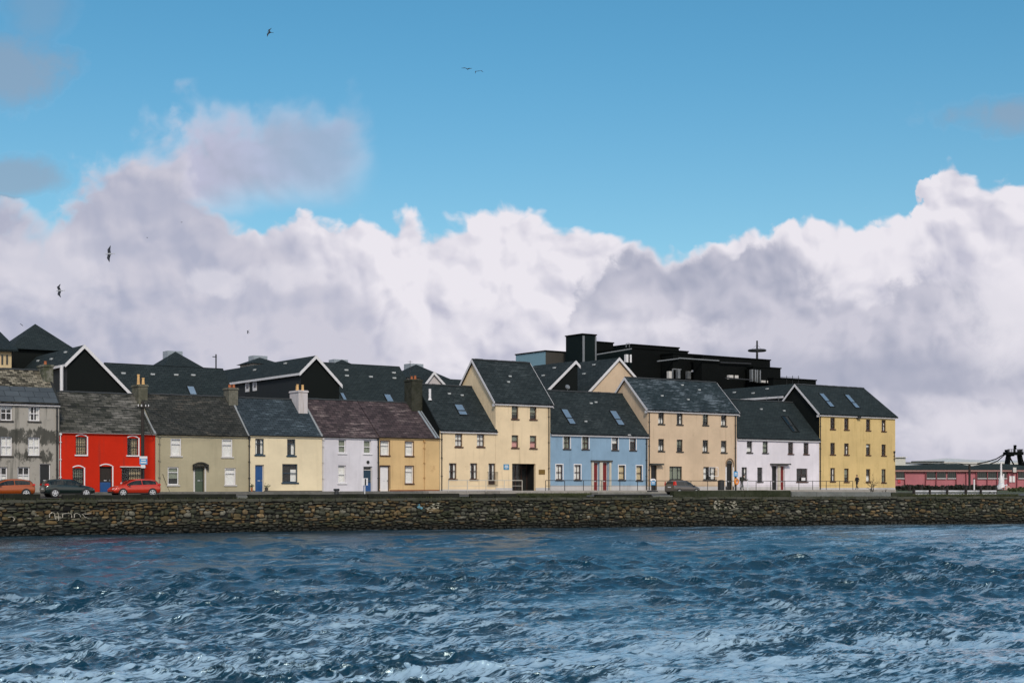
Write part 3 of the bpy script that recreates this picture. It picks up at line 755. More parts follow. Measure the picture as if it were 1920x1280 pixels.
def facade(mb, X0, X1, z0, z1, Yf, holes, depth=.30, mi=0):
    xs = sorted({X0, X1, *[h[0] for h in holes], *[h[1] for h in holes]}); zs = sorted({z0, z1, *[h[2] for h in holes], *[h[3] for h in holes]})
    xs = [x for x in xs if X0 <= x <= X1]; zs = [z for z in zs if z0 <= z <= z1]
    for a, b in zip(xs, xs[1:]):
        for c, d in zip(zs, zs[1:]):
            mx, mz = (a+b)/2, (c+d)/2
            if any(h[0] < mx < h[1] and h[2] < mz < h[3] for h in holes): continue
            mb.face([(a, Yf, c), (b, Yf, c), (b, Yf, d), (a, Yf, d)], mi=mi)
    for h in holes:
        a, b, c, d = h[:4]; e = Yf+depth
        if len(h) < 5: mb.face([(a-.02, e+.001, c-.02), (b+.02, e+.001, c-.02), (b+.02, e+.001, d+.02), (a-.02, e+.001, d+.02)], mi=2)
        mb.face([(a, Yf, c), (a, Yf, d), (a, e, d), (a, e, c)], mi=mi); mb.face([(b, Yf, d), (b, Yf, c), (b, e, c), (b, e, d)], mi=mi)
        mb.face([(a, Yf, d), (b, Yf, d), (b, e, d), (a, e, d)], mi=mi); mb.face([(a, Yf, c), (a, e, c), (b, e, c), (b, Yf, c)], mi=mi)
ZB = 3.2
def pipe(root, x, y0, y1, Yf, m=None, r=.055, jog=None):
    a = P(x, y0, Yf-.09); b = P(x, y1, Yf-.09)
    mb = MB(); mb.tube([a, (a.x, a.y, b.z)], r, 8)
    mb.box(a.x-.09, a.x+.09, Yf-.17, Yf-.01, a.z-.14, a.z+.05)
    for k in (.25, .55, .85): zz = b.z+(a.z-b.z)*k; mb.box(a.x-.08, a.x+.08, Yf-.16, Yf-.005, zz-.03, zz+.03)
    return mb.build('drainpipe', m or M['black'], root, smooth=False)
def chimney(root, xr, Yr, ytop, wpx, depthY, ybase, mat, pots, capmat=None, Yf=None, potmat=None, inset=0, h=None):
    """xr: photograph column of the right front edge; ytop: top of the stack"""
    Yc = Yr - depthY/2
    if h is not None: Yc = onroof(h, xr, ybase).y; depthY = Yr + .35 - Yc
    Xr = XA(xr, Yc); zt = ZA(xr, ytop, Yc); Wd = XA(xr, Yc) - XA(xr-wpx, Yc)
    zb = ZA(xr, ybase, Yc) - 1.2
    mb = MB(); mb.box(Xr-Wd, Xr, Yc, Yc+depthY, zb, zt-.14); o = mb.build('chimney', mat, root, bevel=.02)
    c = MB(); c.box(Xr-Wd-.07, Xr+.07, Yc-.07, Yc+depthY+.07, zt-.14, zt); 
    c.box(Xr-Wd-.03, Xr+.03, Yc-.03, Yc+depthY+.03, zt+.002, zt+.06)
    c.build('chimney_cap', capmat or mat, o, bevel=.02)
    n = len(pots)
    for i, (hh, pm) in enumerate(pots):
        px_ = Xr-Wd/2 ; py = Yc + depthY*(i+.6)/(n+.2)
        p = MB(); z = zt+.05; r = .13
        if len(pots) > 2: px_ += (-.12 if i % 2 else .12)
        p.tube([(px_, py, z), (px_, py, z+hh*.12), (px_, py, z+hh*.14), (px_, py, z+hh*.85), (px_, py, z+hh*.87), (px_, py, z+hh)], [r*1.15, r*1.15, r, r*.82, r*1.0, r*.98], 10)
        p.build('chimney_pot', M[pm], o, smooth=False)
    return o
class House: pass
def house(name, label, cat, xl, xr, eave, corner, apex, wallm, roofm, openings=(), side='l', ohl=.12, ohr=.12, fascia='fascia', gutter='black', barge=None,
          cladding=None, gcol=None, Yf=D, group='houses in the terrace along the quay', dmax=6, ridge_r=None, plinth=None, sill='sillg', frame='black', rev=.16,
          surround=None, zb=ZB, back=None, verge_r=None, skylights=(), vents=(), ridge='ridge_tile', fast=False, oheave=.22):
    """corner/apex: pixels of an eave corner and of the ridge end above it; eave: pixel row pair (x, y)"""
    h = House()
    root = thing(name, label, cat, (0, 0, 0), group=group); h.root = root
    X0, X1 = XA(xl, Yf), XA(xr, Yf)
    ze = ZA(eave[0], eave[1], Yf)
    Xc = XA(corner[0], Yf-oheave); Yr = YA(Xc, apex[0]); d = min(dmax, max(2.2, Yr-Yf)); Yr = Yf+d
    zr = ZA(apex[0], apex[1], Yr)
    h.X0, h.X1, h.ze, h.zr, h.Yr, h.d, h.Yf = X0, X1, ze, zr, Yr, d, Yf
    k = (zr-ze)/d; h.k = k
    holes = []; wins = []
    for op in openings:
        x0, y0, x1, y1, kind = op[:5]
        xa, xb = XA(x0, Yf), XA(x1, Yf); xm = (x0+x1)/2
        za, zb_ = ZA(xm, y1, Yf), ZA(xm, y0, Yf)
        if kind in ('door', 'entrance'): za = zb+.14
        xa = max(xa, X0+.02); xb = min(xb, X1-.02)
        holes.append((xa, xb, za, zb_) + ((1,) if kind in ('entrance',) else ())); wins.append((xa, xb, za, zb_, op))
    mb = MB(); facade(mb, X0, X1, zb, ze, Yf, holes)
    Yb = Yf+2*d if back is None else back
    for X, s in ((X0, 0), (X1, 1)):
        pts = [(X, Yf, zb), (X, Yf, ze), (X, Yr, zr), (X, Yb, ze), (X, Yb, zb)]
        if s and ridge_r is not None: pts = [pts[0], pts[1], pts[3], pts[4]]
        mb.face(pts if s else pts[::-1], mi=(1 if (cladding and s == 0) else 0))
    mb.face([(X0, Yb, zb), (X0, Yb, ze), (X1, Yb, ze), (X1, Yb, zb)])
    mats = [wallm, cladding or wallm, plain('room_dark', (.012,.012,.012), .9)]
    h.wall = mb.build('wall', mats, root)
    # roof: two slabs with overhang
    rb = MB(); th = .11; oe = oheave; xa, xb = X0-ohl, X1+ohr
    up = .10; rl = math.hypot(d, zr-ze)
    XR = xb if ridge_r is None else XA(ridge_r, Yr)
    f = [(xa, Yf-oe, ze-oe*k+up), (xb, Yf-oe, ze-oe*k+up), (XR, Yr, zr+up), (xa, Yr, zr+up)]
    L = rl*(1+oe/d); u0 = X0*1.0
    uvf = [(xa, 0), (xb, 0), (XR, L), (xa, L)]
    rb.slab(f, th, uvf)
    bk = [(xb, Yb+oe, ze-oe*k+up), (xa, Yb+oe, ze-oe*k+up), (xa, Yr, zr+up), (XR, Yr, zr+up)]
    rb.slab(bk, th, [(xb, 0), (xa, 0), (xa, L), (XR, L)])
    if ridge_r is not None:
        rb.slab([(xb, Yf-oe, ze-oe*k+up), (xb, Yb+oe, ze-oe*k+up), (XR, Yr, zr+up)], th, [(0, 0), (2*d, 0), (d, L)])
    h.roof = rb.build('roof', roofm, root)
    rt = MB(); n = max(2, int((XR-xa)/.45)); rnd = random.Random(int(xl)+7)
    for i in range(n):
        a = xa+(XR-xa)*i/n; b = xa+(XR-xa)*(i+1)/n; dz = rnd.uniform(-.012, .018)
        rt.poly([(a, Yr-.14, zr+up-.05+dz), (b-.015, Yr-.14, zr+up-.05+dz), (b-.015, Yr, zr+up+.085+dz), (a, Yr, zr+up+.085+dz), (a, Yr+.14, zr+up-.05+dz), (b-.015, Yr+.14, zr+up-.05+dz)],
                [(0,1,2,3), (3,2,5,4), (0,3,4), (1,5,2)])
    rt.build('ridge_tiles', plain(ridge, (0.028, 0.031, 0.033), .7, var=.4, scale=2), h.roof)
    # eaves board and gutter
    zf = ze-oe*k
    if fascia:
        e = MB(); e.box(xa+.02, xb-.02, Yf-oe+.015, Yf-oe+.04, zf-.17, zf+.03); e.box(xa+.02, xb-.02, Yf-oe+.04, Yf-.004, zf-.165, zf-.145); e.build('eaves_board', M[fascia], root)
    g = MB(); n = 6; gy = Yf-oe-.055; r = .065
    prof = [(gy+r*math.cos(t), zf+.045+r*math.sin(t)) for t in [math.pi + math.pi*i/n for i in range(n+1)]]
    for (ya, za), (yb, zb2) in zip(prof, prof[1:]): g.face([(xa, ya, za), (xb, ya, za), (xb, yb, zb2), (xa, yb, zb2)])
    g.face([(xa, prof[0][0], prof[0][1]), (xa, prof[-1][0], prof[-1][1]), (xb, prof[-1][0], prof[-1][1]), (xb, prof[0][0], prof[0][1])])
    g.build('gutter', M[gutter], root)
    # white boards up the gable ends
    if barge:
        for X, sgn in ((xa, -1),) + (((xb, 1),) if barge == 'both' and ridge_r is None else ()):
            b = MB(); w = .26; xx0, xx1 = (X-.035, X-.003) if sgn < 0 else (X+.003, X+.035)
            for (ya, za, yb, zb2) in ((Yf-oe-.02, zf+up+.02, Yr, zr+up+.02), (Yr, zr+up+.02, Yb+oe, ze-oe*k+up+.02)):
                b.poly([(xx0, ya, za), (xx1, ya, za), (xx1, yb, zb2), (xx0, yb, zb2), (xx0, ya, za-w*1.25), (xx1, ya, za-w*1.25), (xx1, yb, zb2-w*1.25), (xx0, yb, zb2-w*1.25)],
                       [(0,1,2,3), (7,6,5,4), (0,3,7,4), (1,5,6,2), (0,4,5,1), (3,2,6,7)])
            b.box(xx0, xx1, Yf-oe-.02, Yf-oe+.42, zf-.30, zf-.05)
            b.build('bargeboard', M['fascia'], root)
            s = MB(); a_, c_ = (X, X0-.004) if sgn < 0 else (X1+.004, X)      # soffit under the verge
            for (ya, za, yb, zb2) in ((Yf-oe, zf, Yr, zr), (Yr, zr, Yb+oe, ze-oe*k)):
                s.face([(a_, ya, za-.05), (c_, ya, za-.05), (c_, yb, zb2-.05), (a_, yb, zb2-.05)])
            s.build('soffit', M['fascia'], root)
    if verge_r:
        b = MB(); off = .16
        b.slab([(xb-off, Yf-oe, zf+up+.03), (xb+.03, Yf-oe, zf+up+.03), (xb+.03, Yr, zr+up+.03), (xb-off, Yr, zr+up+.03)], .05)
        b.build('verge_mortar', verge_r, h.roof)
    if plinth:
        b = MB(); zt = ZA((xl+xr)/2, plinth[0], Yf)
        segs = []; cur = X0
        for hh in sorted([q for q in holes if q[2] < zt]): segs.append((cur, hh[0])); cur = hh[1]
        segs.append((cur, X1))
        for a, c in segs:
            if c-a > .05: b.box(a+.002, c-.002, Yf-.03, Yf+.05, zb, zt)
        b.build('plinth', plinth[1], root)
    for i, (xa_, xb_, za, zb_, op) in enumerate(wins):
        kind = op[4]; cur = op[5] if len(op) > 5 else None; kw = op[6] if len(op) > 6 else {}
        if kind == 'door': door(root, xa_, xb_, za, zb_, Yf, **kw)
        elif kind == 'entrance': entrance(root, xa_, xb_, za, zb_, Yf)
        else:
            window(root, xa_, xb_, za, zb_, Yf, kind, cur, M[kw.get('frame', frame)], M[kw['sill']] if kw.get('sill') else (None if 'sill' in kw else M[sill]), rev, surround=(M[surround] if surround else None), seed=i)
    for sk in skylights: skylight(h, *sk)
    for (x, y) in vents:
        p = onroof(h, x, y); v = MB(); v.box(p.x-.16, p.x+.16, p.y-.10, p.y+.06, p.z-.05, p.z+.10); v.build('roof_vent', M['vent'], h.roof)
    return h
def onroof(h, x, y):
    a, b, w = ray(x, y); t = (h.ze+.10-EYE-h.Yf*h.k)/(w-b*h.k)
    return Vector((t*a, t*b, EYE+t*w))
def skylight(h, x0, y0, x1, y1, glass='skyglass', split=True):
    p, q = onroof(h, x0, y0), onroof(h, x1, y1)
    Xa, Xb = p.x, q.x
    if Xb-Xa < .55: Xb = Xa+.55
    nrm = Vector((0, -h.k, 1)).normalized(); sl = Vector((0, 1, h.k)).normalized()
    o = Vector((0, q.y, q.z)); L = (Vector((0, p.y, p.z))-o).length
    def pt(X, s, n): return Vector((X, o.y, o.z)) + sl*s + nrm*n
    def bx(mb, xa, xb, sa, sb, na, nb):
        c = [pt(X, s, n) for n in (na, nb) for X, s in ((xa, sa), (xb, sa), (xb, sb), (xa, sb))]
        mb.poly(c, [(0,3,2,1), (4,5,6,7), (0,1,5,4), (1,2,6,5), (2,3,7,6), (3,0,4,7)])
    fr = MB(); t = .07
    bx(fr, Xa, Xa+t, 0, L, -.02, .10); bx(fr, Xb-t, Xb, 0, L, -.02, .10); bx(fr, Xa+t, Xb-t, 0, t, -.02, .10); bx(fr, Xa+t, Xb-t, L-t, L, -.02, .10)
    if split and L > 1.6: bx(fr, Xa+t, Xb-t, L*.40-.05, L*.40+.05, -.02, .105)
    f = fr.build('skylight', M['black'], h.roof)
    g = MB(); bx(g, Xa+t, Xb-t, t, L-t, .02, .06); g.build('pane', M[glass], f)
def door(root, xa, xb, za, zb, Yf, col='black', lower=None, frame='white', light=False, hood=None, rev=.2, double=False):
    fr = MB(); t = .07; y = Yf+rev-.05
    fr.box(xa, xa+t, y, y+.1, za, zb); fr.box(xb-t, xb, y, y+.1, za, zb); fr.box(xa+t, xb-t, y, y+.1, zb-t, zb)
    H = zb-za; zl = zb-t
    d = MB(); yy = Yf+rev
    if light: zl = zb-H*.14; fr.box(xa+t, xb-t, y, y+.1, zl-.03, zl+.03)
    zt = zl-.03 if light else zl
    d.box(xa+t, xb-t, yy, yy+.05, za+.01, zt)
    # raised mouldings
    wx = xb-xa-2*t
    for (u0, u1, v0, v1) in ((.14, .46, .08, .42), (.54, .86, .08, .42), (.14, .46, .52, .92), (.54, .86, .52, .92)):
        d.box(xa+t+wx*u0, xa+t+wx*u1, yy-.014, yy-.001, za+(zt-za)*v0, za+(zt-za)*v1)
    dd = d.build('door', M[col], root)
    fr.build('door_frame', M[frame], dd)
    if lower:
        q = MB(); q.box(xa+t, xb-t, yy-.03, yy-.016, za+.01, za+(zt-za)*.40); q.build('lower_panel', M[lower], dd)
    if light:
        q = MB(); q.box(xa+t, xb-t, yy, yy+.02, zl+.03, zb-t); q.build('pane', GLASS, dd)
    k = MB(); k.box(xb-t-.12, xb-t-.06, yy-.06, yy-.015, za+.95, za+1.10); k.build('handle', M['metal'], dd)
    k = MB(); k.box((xa+xb)/2-.12, (xa+xb)/2+.12, yy-.03, yy-.015, za+.98, za+1.05); k.build('letter_box', M['alloy'], dd)
    s = MB(); s.box(xa-.08, xb+.08, Yf-.30, Yf+rev, za-.16, za-.004); s.build('step', M['concrete'], root)
def entrance(root, xa, xb, za, zb, Yf):
    """deep dark porch with glazed inner doors"""
    y = Yf+.30; d = MB(); dm = plain('porch_dark', (0.010, 0.010, 0.010), .6)
    d.box(xa-.1, xb+.1, Yf+1.6, Yf+1.66, za, zb); d.face([(xa, y, za), (xa, y, zb), (xa, Yf+1.6, zb), (xa, Yf+1.6, za)]); d.face([(xb, y, za), (xb, Yf+1.6, za), (xb, Yf+1.6, zb), (xb, y, zb)])
    d.face([(xa, y, zb), (xb, y, zb), (xb, Yf+1.6, zb), (xa, Yf+1.6, zb)]); d.face([(xa, y, za+.01), (xa, Yf+1.6, za+.01), (xb, Yf+1.6, za+.01), (xb, y, za+.01)])
    o = d.build('porch_recess', dm, root)
    w = MB(); n = 4
    for i in range(n+1): xx = xa+(xb-xa)*i/n; w.box(xx-.04, xx+.04, Yf+1.52, Yf+1.59, za, zb)
    w.box(xa, xb, Yf+1.53, Yf+1.58, zb-.5, zb-.42); w.build('door_frame', M['brown'], o)
    g = MB(); g.box(xa+.1, xb-.1, Yf+1.55, Yf+1.56, za, zb-.1); g.build('pane', GLASS, o)
    nt_ = MB(); nt_.box(xa+.36, xa+.62, Yf+1.49, Yf+1.51, za+.9, za+1.35); nt_.build('notice', M['white'], o)

# ---------------------------------------------------------------- the terrace, left to right
PL = dict(
 grey=plaster('plaster_weathered_grey', (0.36, 0.335, 0.30), .8, (0.045, 0.045, 0.038), patches=0.82),
 red=plaster('plaster_red', (0.56, 0.020, 0.003), .6, (0.22, 0.03, 0.02)),
 olive=plaster('plaster_olive', (0.42, 0.370, 0.255), .35),
 cream1=plaster('plaster_pale_cream', (0.78, 0.66, 0.46), .25, (0.45, 0.36, 0.22)),
 lav=plaster('plaster_lavender_white', (0.65, 0.62, 0.67), .3),
 tan=plaster('plaster_tan_orange', (0.64, 0.44, 0.22), .6, (0.36, 0.19, 0.08)),
 cream=plaster('plaster_cream', (0.76, 0.60, 0.40), .5, (0.42, 0.31, 0.19)),
 blue=plaster('plaster_blue', (0.235, 0.355, 0.485), .5),
 beige=plaster('plaster_beige', (0.63, 0.475, 0.335), .5, (0.38, 0.27, 0.18)),
 white=plaster('plaster_white', (0.77, 0.72, 0.78), .25),
 yellow=plaster('plaster_yellow', (0.66, 0.48, 0.22), .55, (0.36, 0.25, 0.08)),
 redplinth=plaster('plinth_brick_red', (0.20, 0.055, 0.025), .4),
)
SL = dict(
 old=slate('slate_old_mossy', (0.024, 0.026, 0.022), (0.110, 0.105, 0.092), .55, (0.27, 0.25, 0.23), .72, .36, moss=.55, plo=.53),
 olive=slate('slate_brown_grey', (0.026, 0.028, 0.026), (0.060, 0.060, 0.055), .35, (0.19, 0.16, 0.13), .5, .28, moss=.2),
 bluegrey=slate('slate_blue_grey', (0.028, 0.040, 0.050), (0.050, 0.066, 0.080), .45, (0.17, 0.22, 0.26), .5, .27),
 purple=slate('slate_purple', (0.042, 0.032, 0.036), (0.105, 0.076, 0.080), .55, (0.30, 0.235, 0.225), .62, .34, moss=.25, plo=.55),
 new=slate('slate_dark', (0.019, 0.027, 0.030), (0.038, 0.049, 0.053), .30, (0.12, 0.14, 0.145), .5, .27, plo=.585),
 newb=slate('slate_dark_blue_lichen', (0.020, 0.032, 0.038), (0.040, 0.056, 0.066), .50, (0.20, 0.24, 0.28), .5, .27, plo=.52),  # pale lichen patches over dark blue slates
 plain=slate('slate_plain', (0.020, 0.029, 0.032), (0.031, 0.042, 0.045), .12, (0.10, 0.12, 0.12), .5, .26, plo=.60),
 lichen=slate('slate_lichen', (0.020, 0.018, 0.013), (0.34, 0.30, 0.23), .3, (0.34, 0.30, 0.23), .40, .26, plo=.50, moss=.7),
 lead=slate('slate_lead_grey', (0.060, 0.072, 0.085), (0.085, 0.100, 0.115), .2, (0.12, 0.14, 0.16), 1.2, .8),
)
VM = plain('mortar_verge', (0.24, 0.25, 0.26), .8, var=.35, scale=2)
BLK = slate('slate_hung_black', (0.006, 0.008, 0.008), (0.012, 0.015, 0.014), .1, (0.03, 0.03, 0.03), .5, .25, plo=.62)

hg = house('terraced_house', 'tall grey stained three-storey house at the left end of the row', 'house', -70, 111, (30, 752), (113, 752), (88, 697), PL['grey'], SL['lichen'],
  [(-27,760,-6,788,'cross','t'), (1,760,23,788,'cross','t'), (53.5,761,75,789,'cross','s'), (-27,818,-6,853,'cross','w'), (1,818,23,854,'cross','w'), (52.5,819,75,854,'cross','w'),
   (-9,875,14,904,'cross','l'), (33,875,56,904,'cross','l'), (74.5,869,95,921,'door')], frame='white', sill='sillg', ohr=.05, verge_r=plain('dark_verge', (.012,.013,.012), .8))
# lower, newer half of that roof in lead grey
h = hg; q = MB(); zf = h.ze-.22*h.k+.135; f0 = .0; f1 = .46
q.slab([(h.X0-.12, h.Yf-.24, zf), (h.X1-.10, h.Yf-.24, zf), (h.X1-.10, h.Yf-.22+(h.d+.22)*f1, zf+(h.zr-h.ze)*f1*1.06), (h.X0-.12, h.Yf-.22+(h.d+.22)*f1, zf+(h.zr-h.ze)*f1*1.06)], .03,
       [(0,0), (h.X1-h.X0,0), (h.X1-h.X0,2.2), (0,2.2)]); q.build('lower_slates', SL['lead'], h.roof)
pipe(hg.root, 107, 755, 921, D, M['black'], r=.07)
chimney(hg.root, 100, hg.Yr, 685, 19, .9, 716, mossy('render_grey_old', (.20,.19,.16)), [(.35,'terracotta')], h=hg)

hr = house('terraced_house', 'bright red two-storey cottage with white arched window heads and old mossy slates', 'house', 111.5, 291, (200, 811), (291, 811), (254, 741), PL['red'], SL['old'],
  [(142,818.5,162.5,852,'grid','a'), (238.5,821,259,853,'grid','c'), (136,877,157,915,'grid','g'), (187,874,210,922,'door',None,dict(col='wood', lower='blue', frame='wood')), (228,876.5,268,904,'grid','c')],
  frame='black', sill='white', verge_r=VM, gutter='offwhite', fascia=None, ohr=.04, ohl=.02, oheave=.12)
pipe(hr.root, 113.5, 812, 921, D, M['white'], r=.04)
# white painted arches and reveals on the right of the openings, and the lintel shelf
for x0, y0, x1, y1 in ((142,818.5,162.5,852), (238.5,821,259,853), (136,877,157,915), (187,874,210,922)):
    w_ = MB(); xa, xb = XA(x0, D), XA(x1, D); za, zb2 = ZA(x0, y1, D), ZA(x0, y0, D); n = 8; y = D-.03
    pts = [(xa+(xb-xa)*i/n, zb2+.02+.14*math.sin(math.pi*i/n)) for i in range(n+1)]
    for (a, b), (c, d) in zip(pts, pts[1:]): w_.poly([(a, y, b), (c, y, d), (c, y, d+.09), (a, y, b+.09), (a, D-.004, b), (c, D-.004, d), (c, D-.004, d+.09), (a, D-.004, b+.09)], [(0,1,2,3), (3,2,6,7), (0,4,5,1), (0,3,7,4), (1,5,6,2)])
    w_.box(xb+.005, xb+.11, D-.03, D-.004, za, zb2+.05)
    w_.build('white_trim', M['white'], hr.root)
l_ = MB(); xa, xb = XA(224.5, D), XA(272, D); zz = ZA(248, 876, D); l_.box(xa, xb, D-.16, D-.004, zz+.01, zz+.10); l_.build('window_shelf', M['offwhite'], hr.root)

ho = house('terraced_house', 'olive beige two-storey cottage with a dark curved hood over its door', 'house', 291.5, 467, (380, 815), (470, 815.5), (435, 746), PL['olive'], SL['olive'],
  [(320,821.5,340,854,'top','w'), (416,823,436,856,'top','w'), (314.5,875,335,908.5,'top','q'), (421.5,877,442,908.5,'top','w'), (365.5,875.5,383,921,'door',None,dict(col='green', frame='black'))],
  frame='white', sill='offwhite', verge_r=VM, fascia=None, ohl=.0, ohr=.02, rev=.10, plinth=(914, PL['olive']), oheave=.12)
pipe(ho.root, 299, 816, 921, D, plain('olive_pipe', (.20,.18,.13)), r=.045); pipe(ho.root, 467.5, 820, 921, D, M['black'], r=.06)
hd = MB(); xa, xb = XA(361, D), XA(389.5, D); zt = ZA(375, 867, D); zl = ZA(375, 874.5, D)
hd.box(xa, xb, D-.28, D-.004, zl, zl+.12)
n = 8; pts = [(xa+(xb-xa)*i/n, zl+.121+(zt-zl-.12)*math.sin(math.pi*i/n)) for i in range(n+1)]
for (a, b), (c, d) in zip(pts, pts[1:]): hd.poly([(a, D-.26, b-.08), (c, D-.26, d-.08), (c, D-.26, d+.06), (a, D-.26, b+.06), (a, D-.004, b-.08), (c, D-.004, d-.08), (c, D-.004, d+.06), (a, D-.004, b+.06)], [(0,1,2,3), (3,2,6,7), (0,4,5,1), (0,3,7,4), (1,5,6,2)])
for x in (xa, xb-.14): hd.box(x, x+.14, D-.24, D-.004, zl-.30, zl-.002)
hd.build('door_hood', plain('hood_dark', (.022,.021,.018), .8), ho.root)
q = MB(); xa, xb = XA(365.5, D), XA(383, D); zl = ZA(375, 875.5, D)
for x in (xa-.16, xb+.02): q.box(x, x+.14, D-.05, D-.004, ZB+.1, zl-.02)
q.build('door_pilaster', M['offwhite'], ho.root)
# diagonal cable on the wall
q = MB(); q.tube([P(305,888,D-.03), P(311,905,D-.03), P(318,921,D-.03)], .02, 5); q.build('cable', M['black'], ho.root)

hc = house('terraced_house', 'pale cream cottage with a blue door and blue window frames', 'house', 467.5, 604, (530, 816), (596, 816.5), (559, 751), PL['cream1'], SL['bluegrey'],
  [(478.7,822,495,852,'top','s',dict(frame='navy')), (538.5,823,554,853.5,'top','r',dict(frame='navy')), (529.3,869.5,558,904,'sash','r',dict(frame='navy')), (478.5,871,495,922,'door',None,dict(col='blue', frame='cream_f'))] if False else
  [(478.7,822,495,852,'top','s'), (538.5,823,554,853.5,'top','r'), (529.3,869.5,558,904,'sash','r'), (478.5,871,495,922,'door',None,dict(col='blue', frame='offwhite'))],
  frame='navy', sill='navy', verge_r=VM, fascia=None, ohl=.02, ohr=.02, oheave=.12, plinth=(919.5, plain('dark_foot', (.05,.045,.035), .9)))

hl = house('terraced_house', 'pale lavender white cottage with a dark green and blue door', 'house', 604.5, 710, (660, 819), (821, 820), (777, 757), PL['lav'], SL['purple'],
  [(634.6,823,648.6,849,'sash','g'), (682,825,696,850,'sash','g'), (634,872,648.6,905,'sash','w'), (681.5,874,698,921,'door',None,dict(col='navy', lower='blue', frame='offwhite', light=True))],
  frame='white', sill='white', fascia=None, ohl=.02, ohr=.0, oheave=.12)
pipe(hl.root, 606, 822, 921, D, M['offwhite'], r=.04); pipe(hl.root, 709.5, 822, 921, D, M['black'], r=.075)
q = MB(); c = P(690, 866, D-.03)
q.tube([(c.x, D-.06, c.z), (c.x, D-.004, c.z)], .16, 12); q.build('wall_fitting', M['black'], hl.root)  # this one is a round black wall vent, not a lamp
ht = house('terraced_house', 'tan orange cottage with a white door and brick red plinth', 'house', 711, 824, (770, 820), (821, 820), (777, 757), PL['tan'], SL['purple'],
  [(713.5,826,730,853,'top','w'), (760,827.5,775,854,'top','w'), (760,873.5,775,905.5,'top','w'), (712.5,873,730.5,922,'door',None,dict(col='white', frame='brown'))],
  frame='white', sill='sillbr', fascia=None, ohl=.0, ohr=.0, oheave=.12, plinth=(918, PL['redplinth']))
ht.roof['label'] = 'old purple brown slates with a white mortar verge'
q = MB()
for x0, y0, x1, y1 in ((713.5,826,730,853), (760,827.5,775,854), (760,873.5,775,905.5), (712.5,873,730.5,916)):
    xa, xb = XA(x0, D), XA(x1, D); za, zb2 = ZA(x0, y1, D), ZA(x0, y0, D); y0_, y1_ = D-.02, D-.004; t = .07
    q.box(xa-t, xa, y0_, y1_, za, zb2+t); q.box(xb, xb+t, y0_, y1_, za, zb2+t); q.box(xa, xb, y0_, y1_, zb2, zb2+t)
q.build('window_surround', M['sillbr'], ht.root)
pipe(ht.root, 796, 826, 918, D, plain('tan_pipe', (.45,.26,.10)), r=.03)
q = MB(); off = .3; h = ht; zf = h.ze-.12*h.k+.13
for o0, o1 in ((.55, .32), (.20, .04)):
    q.slab([(h.X1-o0, D-.12, zf), (h.X1-o1, D-.12, zf), (h.X1-o1, h.Yr, h.zr+.14), (h.X1-o0, h.Yr, h.zr+.14)], .05)
q.build('verge_boards', M['lead'], h.roof)

# chimneys of the old cottages
CHM = mossy('chimney_render_dark', (.16,.15,.115), (.035,.038,.022), .55, 1.0)
chimney(hr.root, 277, hr.Yr, 722, 17, 1.3, 760, CHM, [(.62,'buffpot'), (.95,'buffpot'), (.55,'terracotta')], h=hr)
chimney(ho.root, 446.5, ho.Yr, 728, 17, 1.2, 760, mossy('chimney_render_grey', (.17,.16,.13), (.05,.05,.035), .4), [(.32,'terracotta'), (.32,'terracotta'), (.32,'terracotta')], h=ho)
chimney(hc.root, 577, hc.Yr, 733, 17, 1.8, 775, plaster('chimney_white', (.62,.57,.58), .6, (.28,.22,.16)), [(.55,'buffpot'), (.62,'buffpot'), (.5,'buffpot')], h=hc)
chimney(ht.root, 792, ht.Yr, 712.5, 20, .9, 771, mossy('chimney_black', (.050,.050,.038), (.016,.018,.010), .6), [(.40,'terracotta'), (.38,'terracotta')], h=ht)

hs = house('terraced_house', 'low cream two-storey house with one roof window, joined to the tall cream house', 'house', 824.5, 929, (880, 804.8), (934.5, 805.5), (887.5, 726.5), PL['cream'], SL['new'],
  [(853.5,813,867,837,'cross','w'), (894.5,813.6,908,837,'cross','w'), (842,868,856,897.5,'cross','s'), (881.5,868,895,898,'cross','s'), (916,868.5,929.0,908,'french','s',dict(sill=None))],
  frame='brown', sill='sillbr', skylights=[(850,757.5,878,779)], vents=[(842,738), (866,741)], ohl=.02, ohr=.15, ridge='ridge_dark', plinth=(917, M['plinth']), cladding=BLK)
pipe(hs.root, 828.5, 806, 921, D)
q = MB(); p = onroof(hs, 806, 750); q.tube([p, p+Vector((0,0,.2)), p+Vector((0,0,1.15))], [.22,.13,.13], 10); q.build('vent_pipe', M['white'], hs.roof)
q = MB(); xa, xb = XA(913.8, D), XA(932, D); za, zb2 = ZA(922, 910, D), ZA(922, 884.5, D)
q.box(xa, xb, D-.16, D-.12, zb2-.03, zb2); q.box(xa, xb, D-.16, D-.12, za, za+.03); n = 9
for i in range(n+1): x = xa+(xb-xa-.02)*i/n; q.box(x, x+.02, D-.15, D-.13, za+.03, zb2-.03)
for x in (xa, xb-.03): q.box(x, x+.03, D-.12, D-.004, zb2-.03, zb2); q.box(x, x+.03, D-.12, D-.004, za, za+.03)
q.build('balconette_rail', M['black'], hs.root)

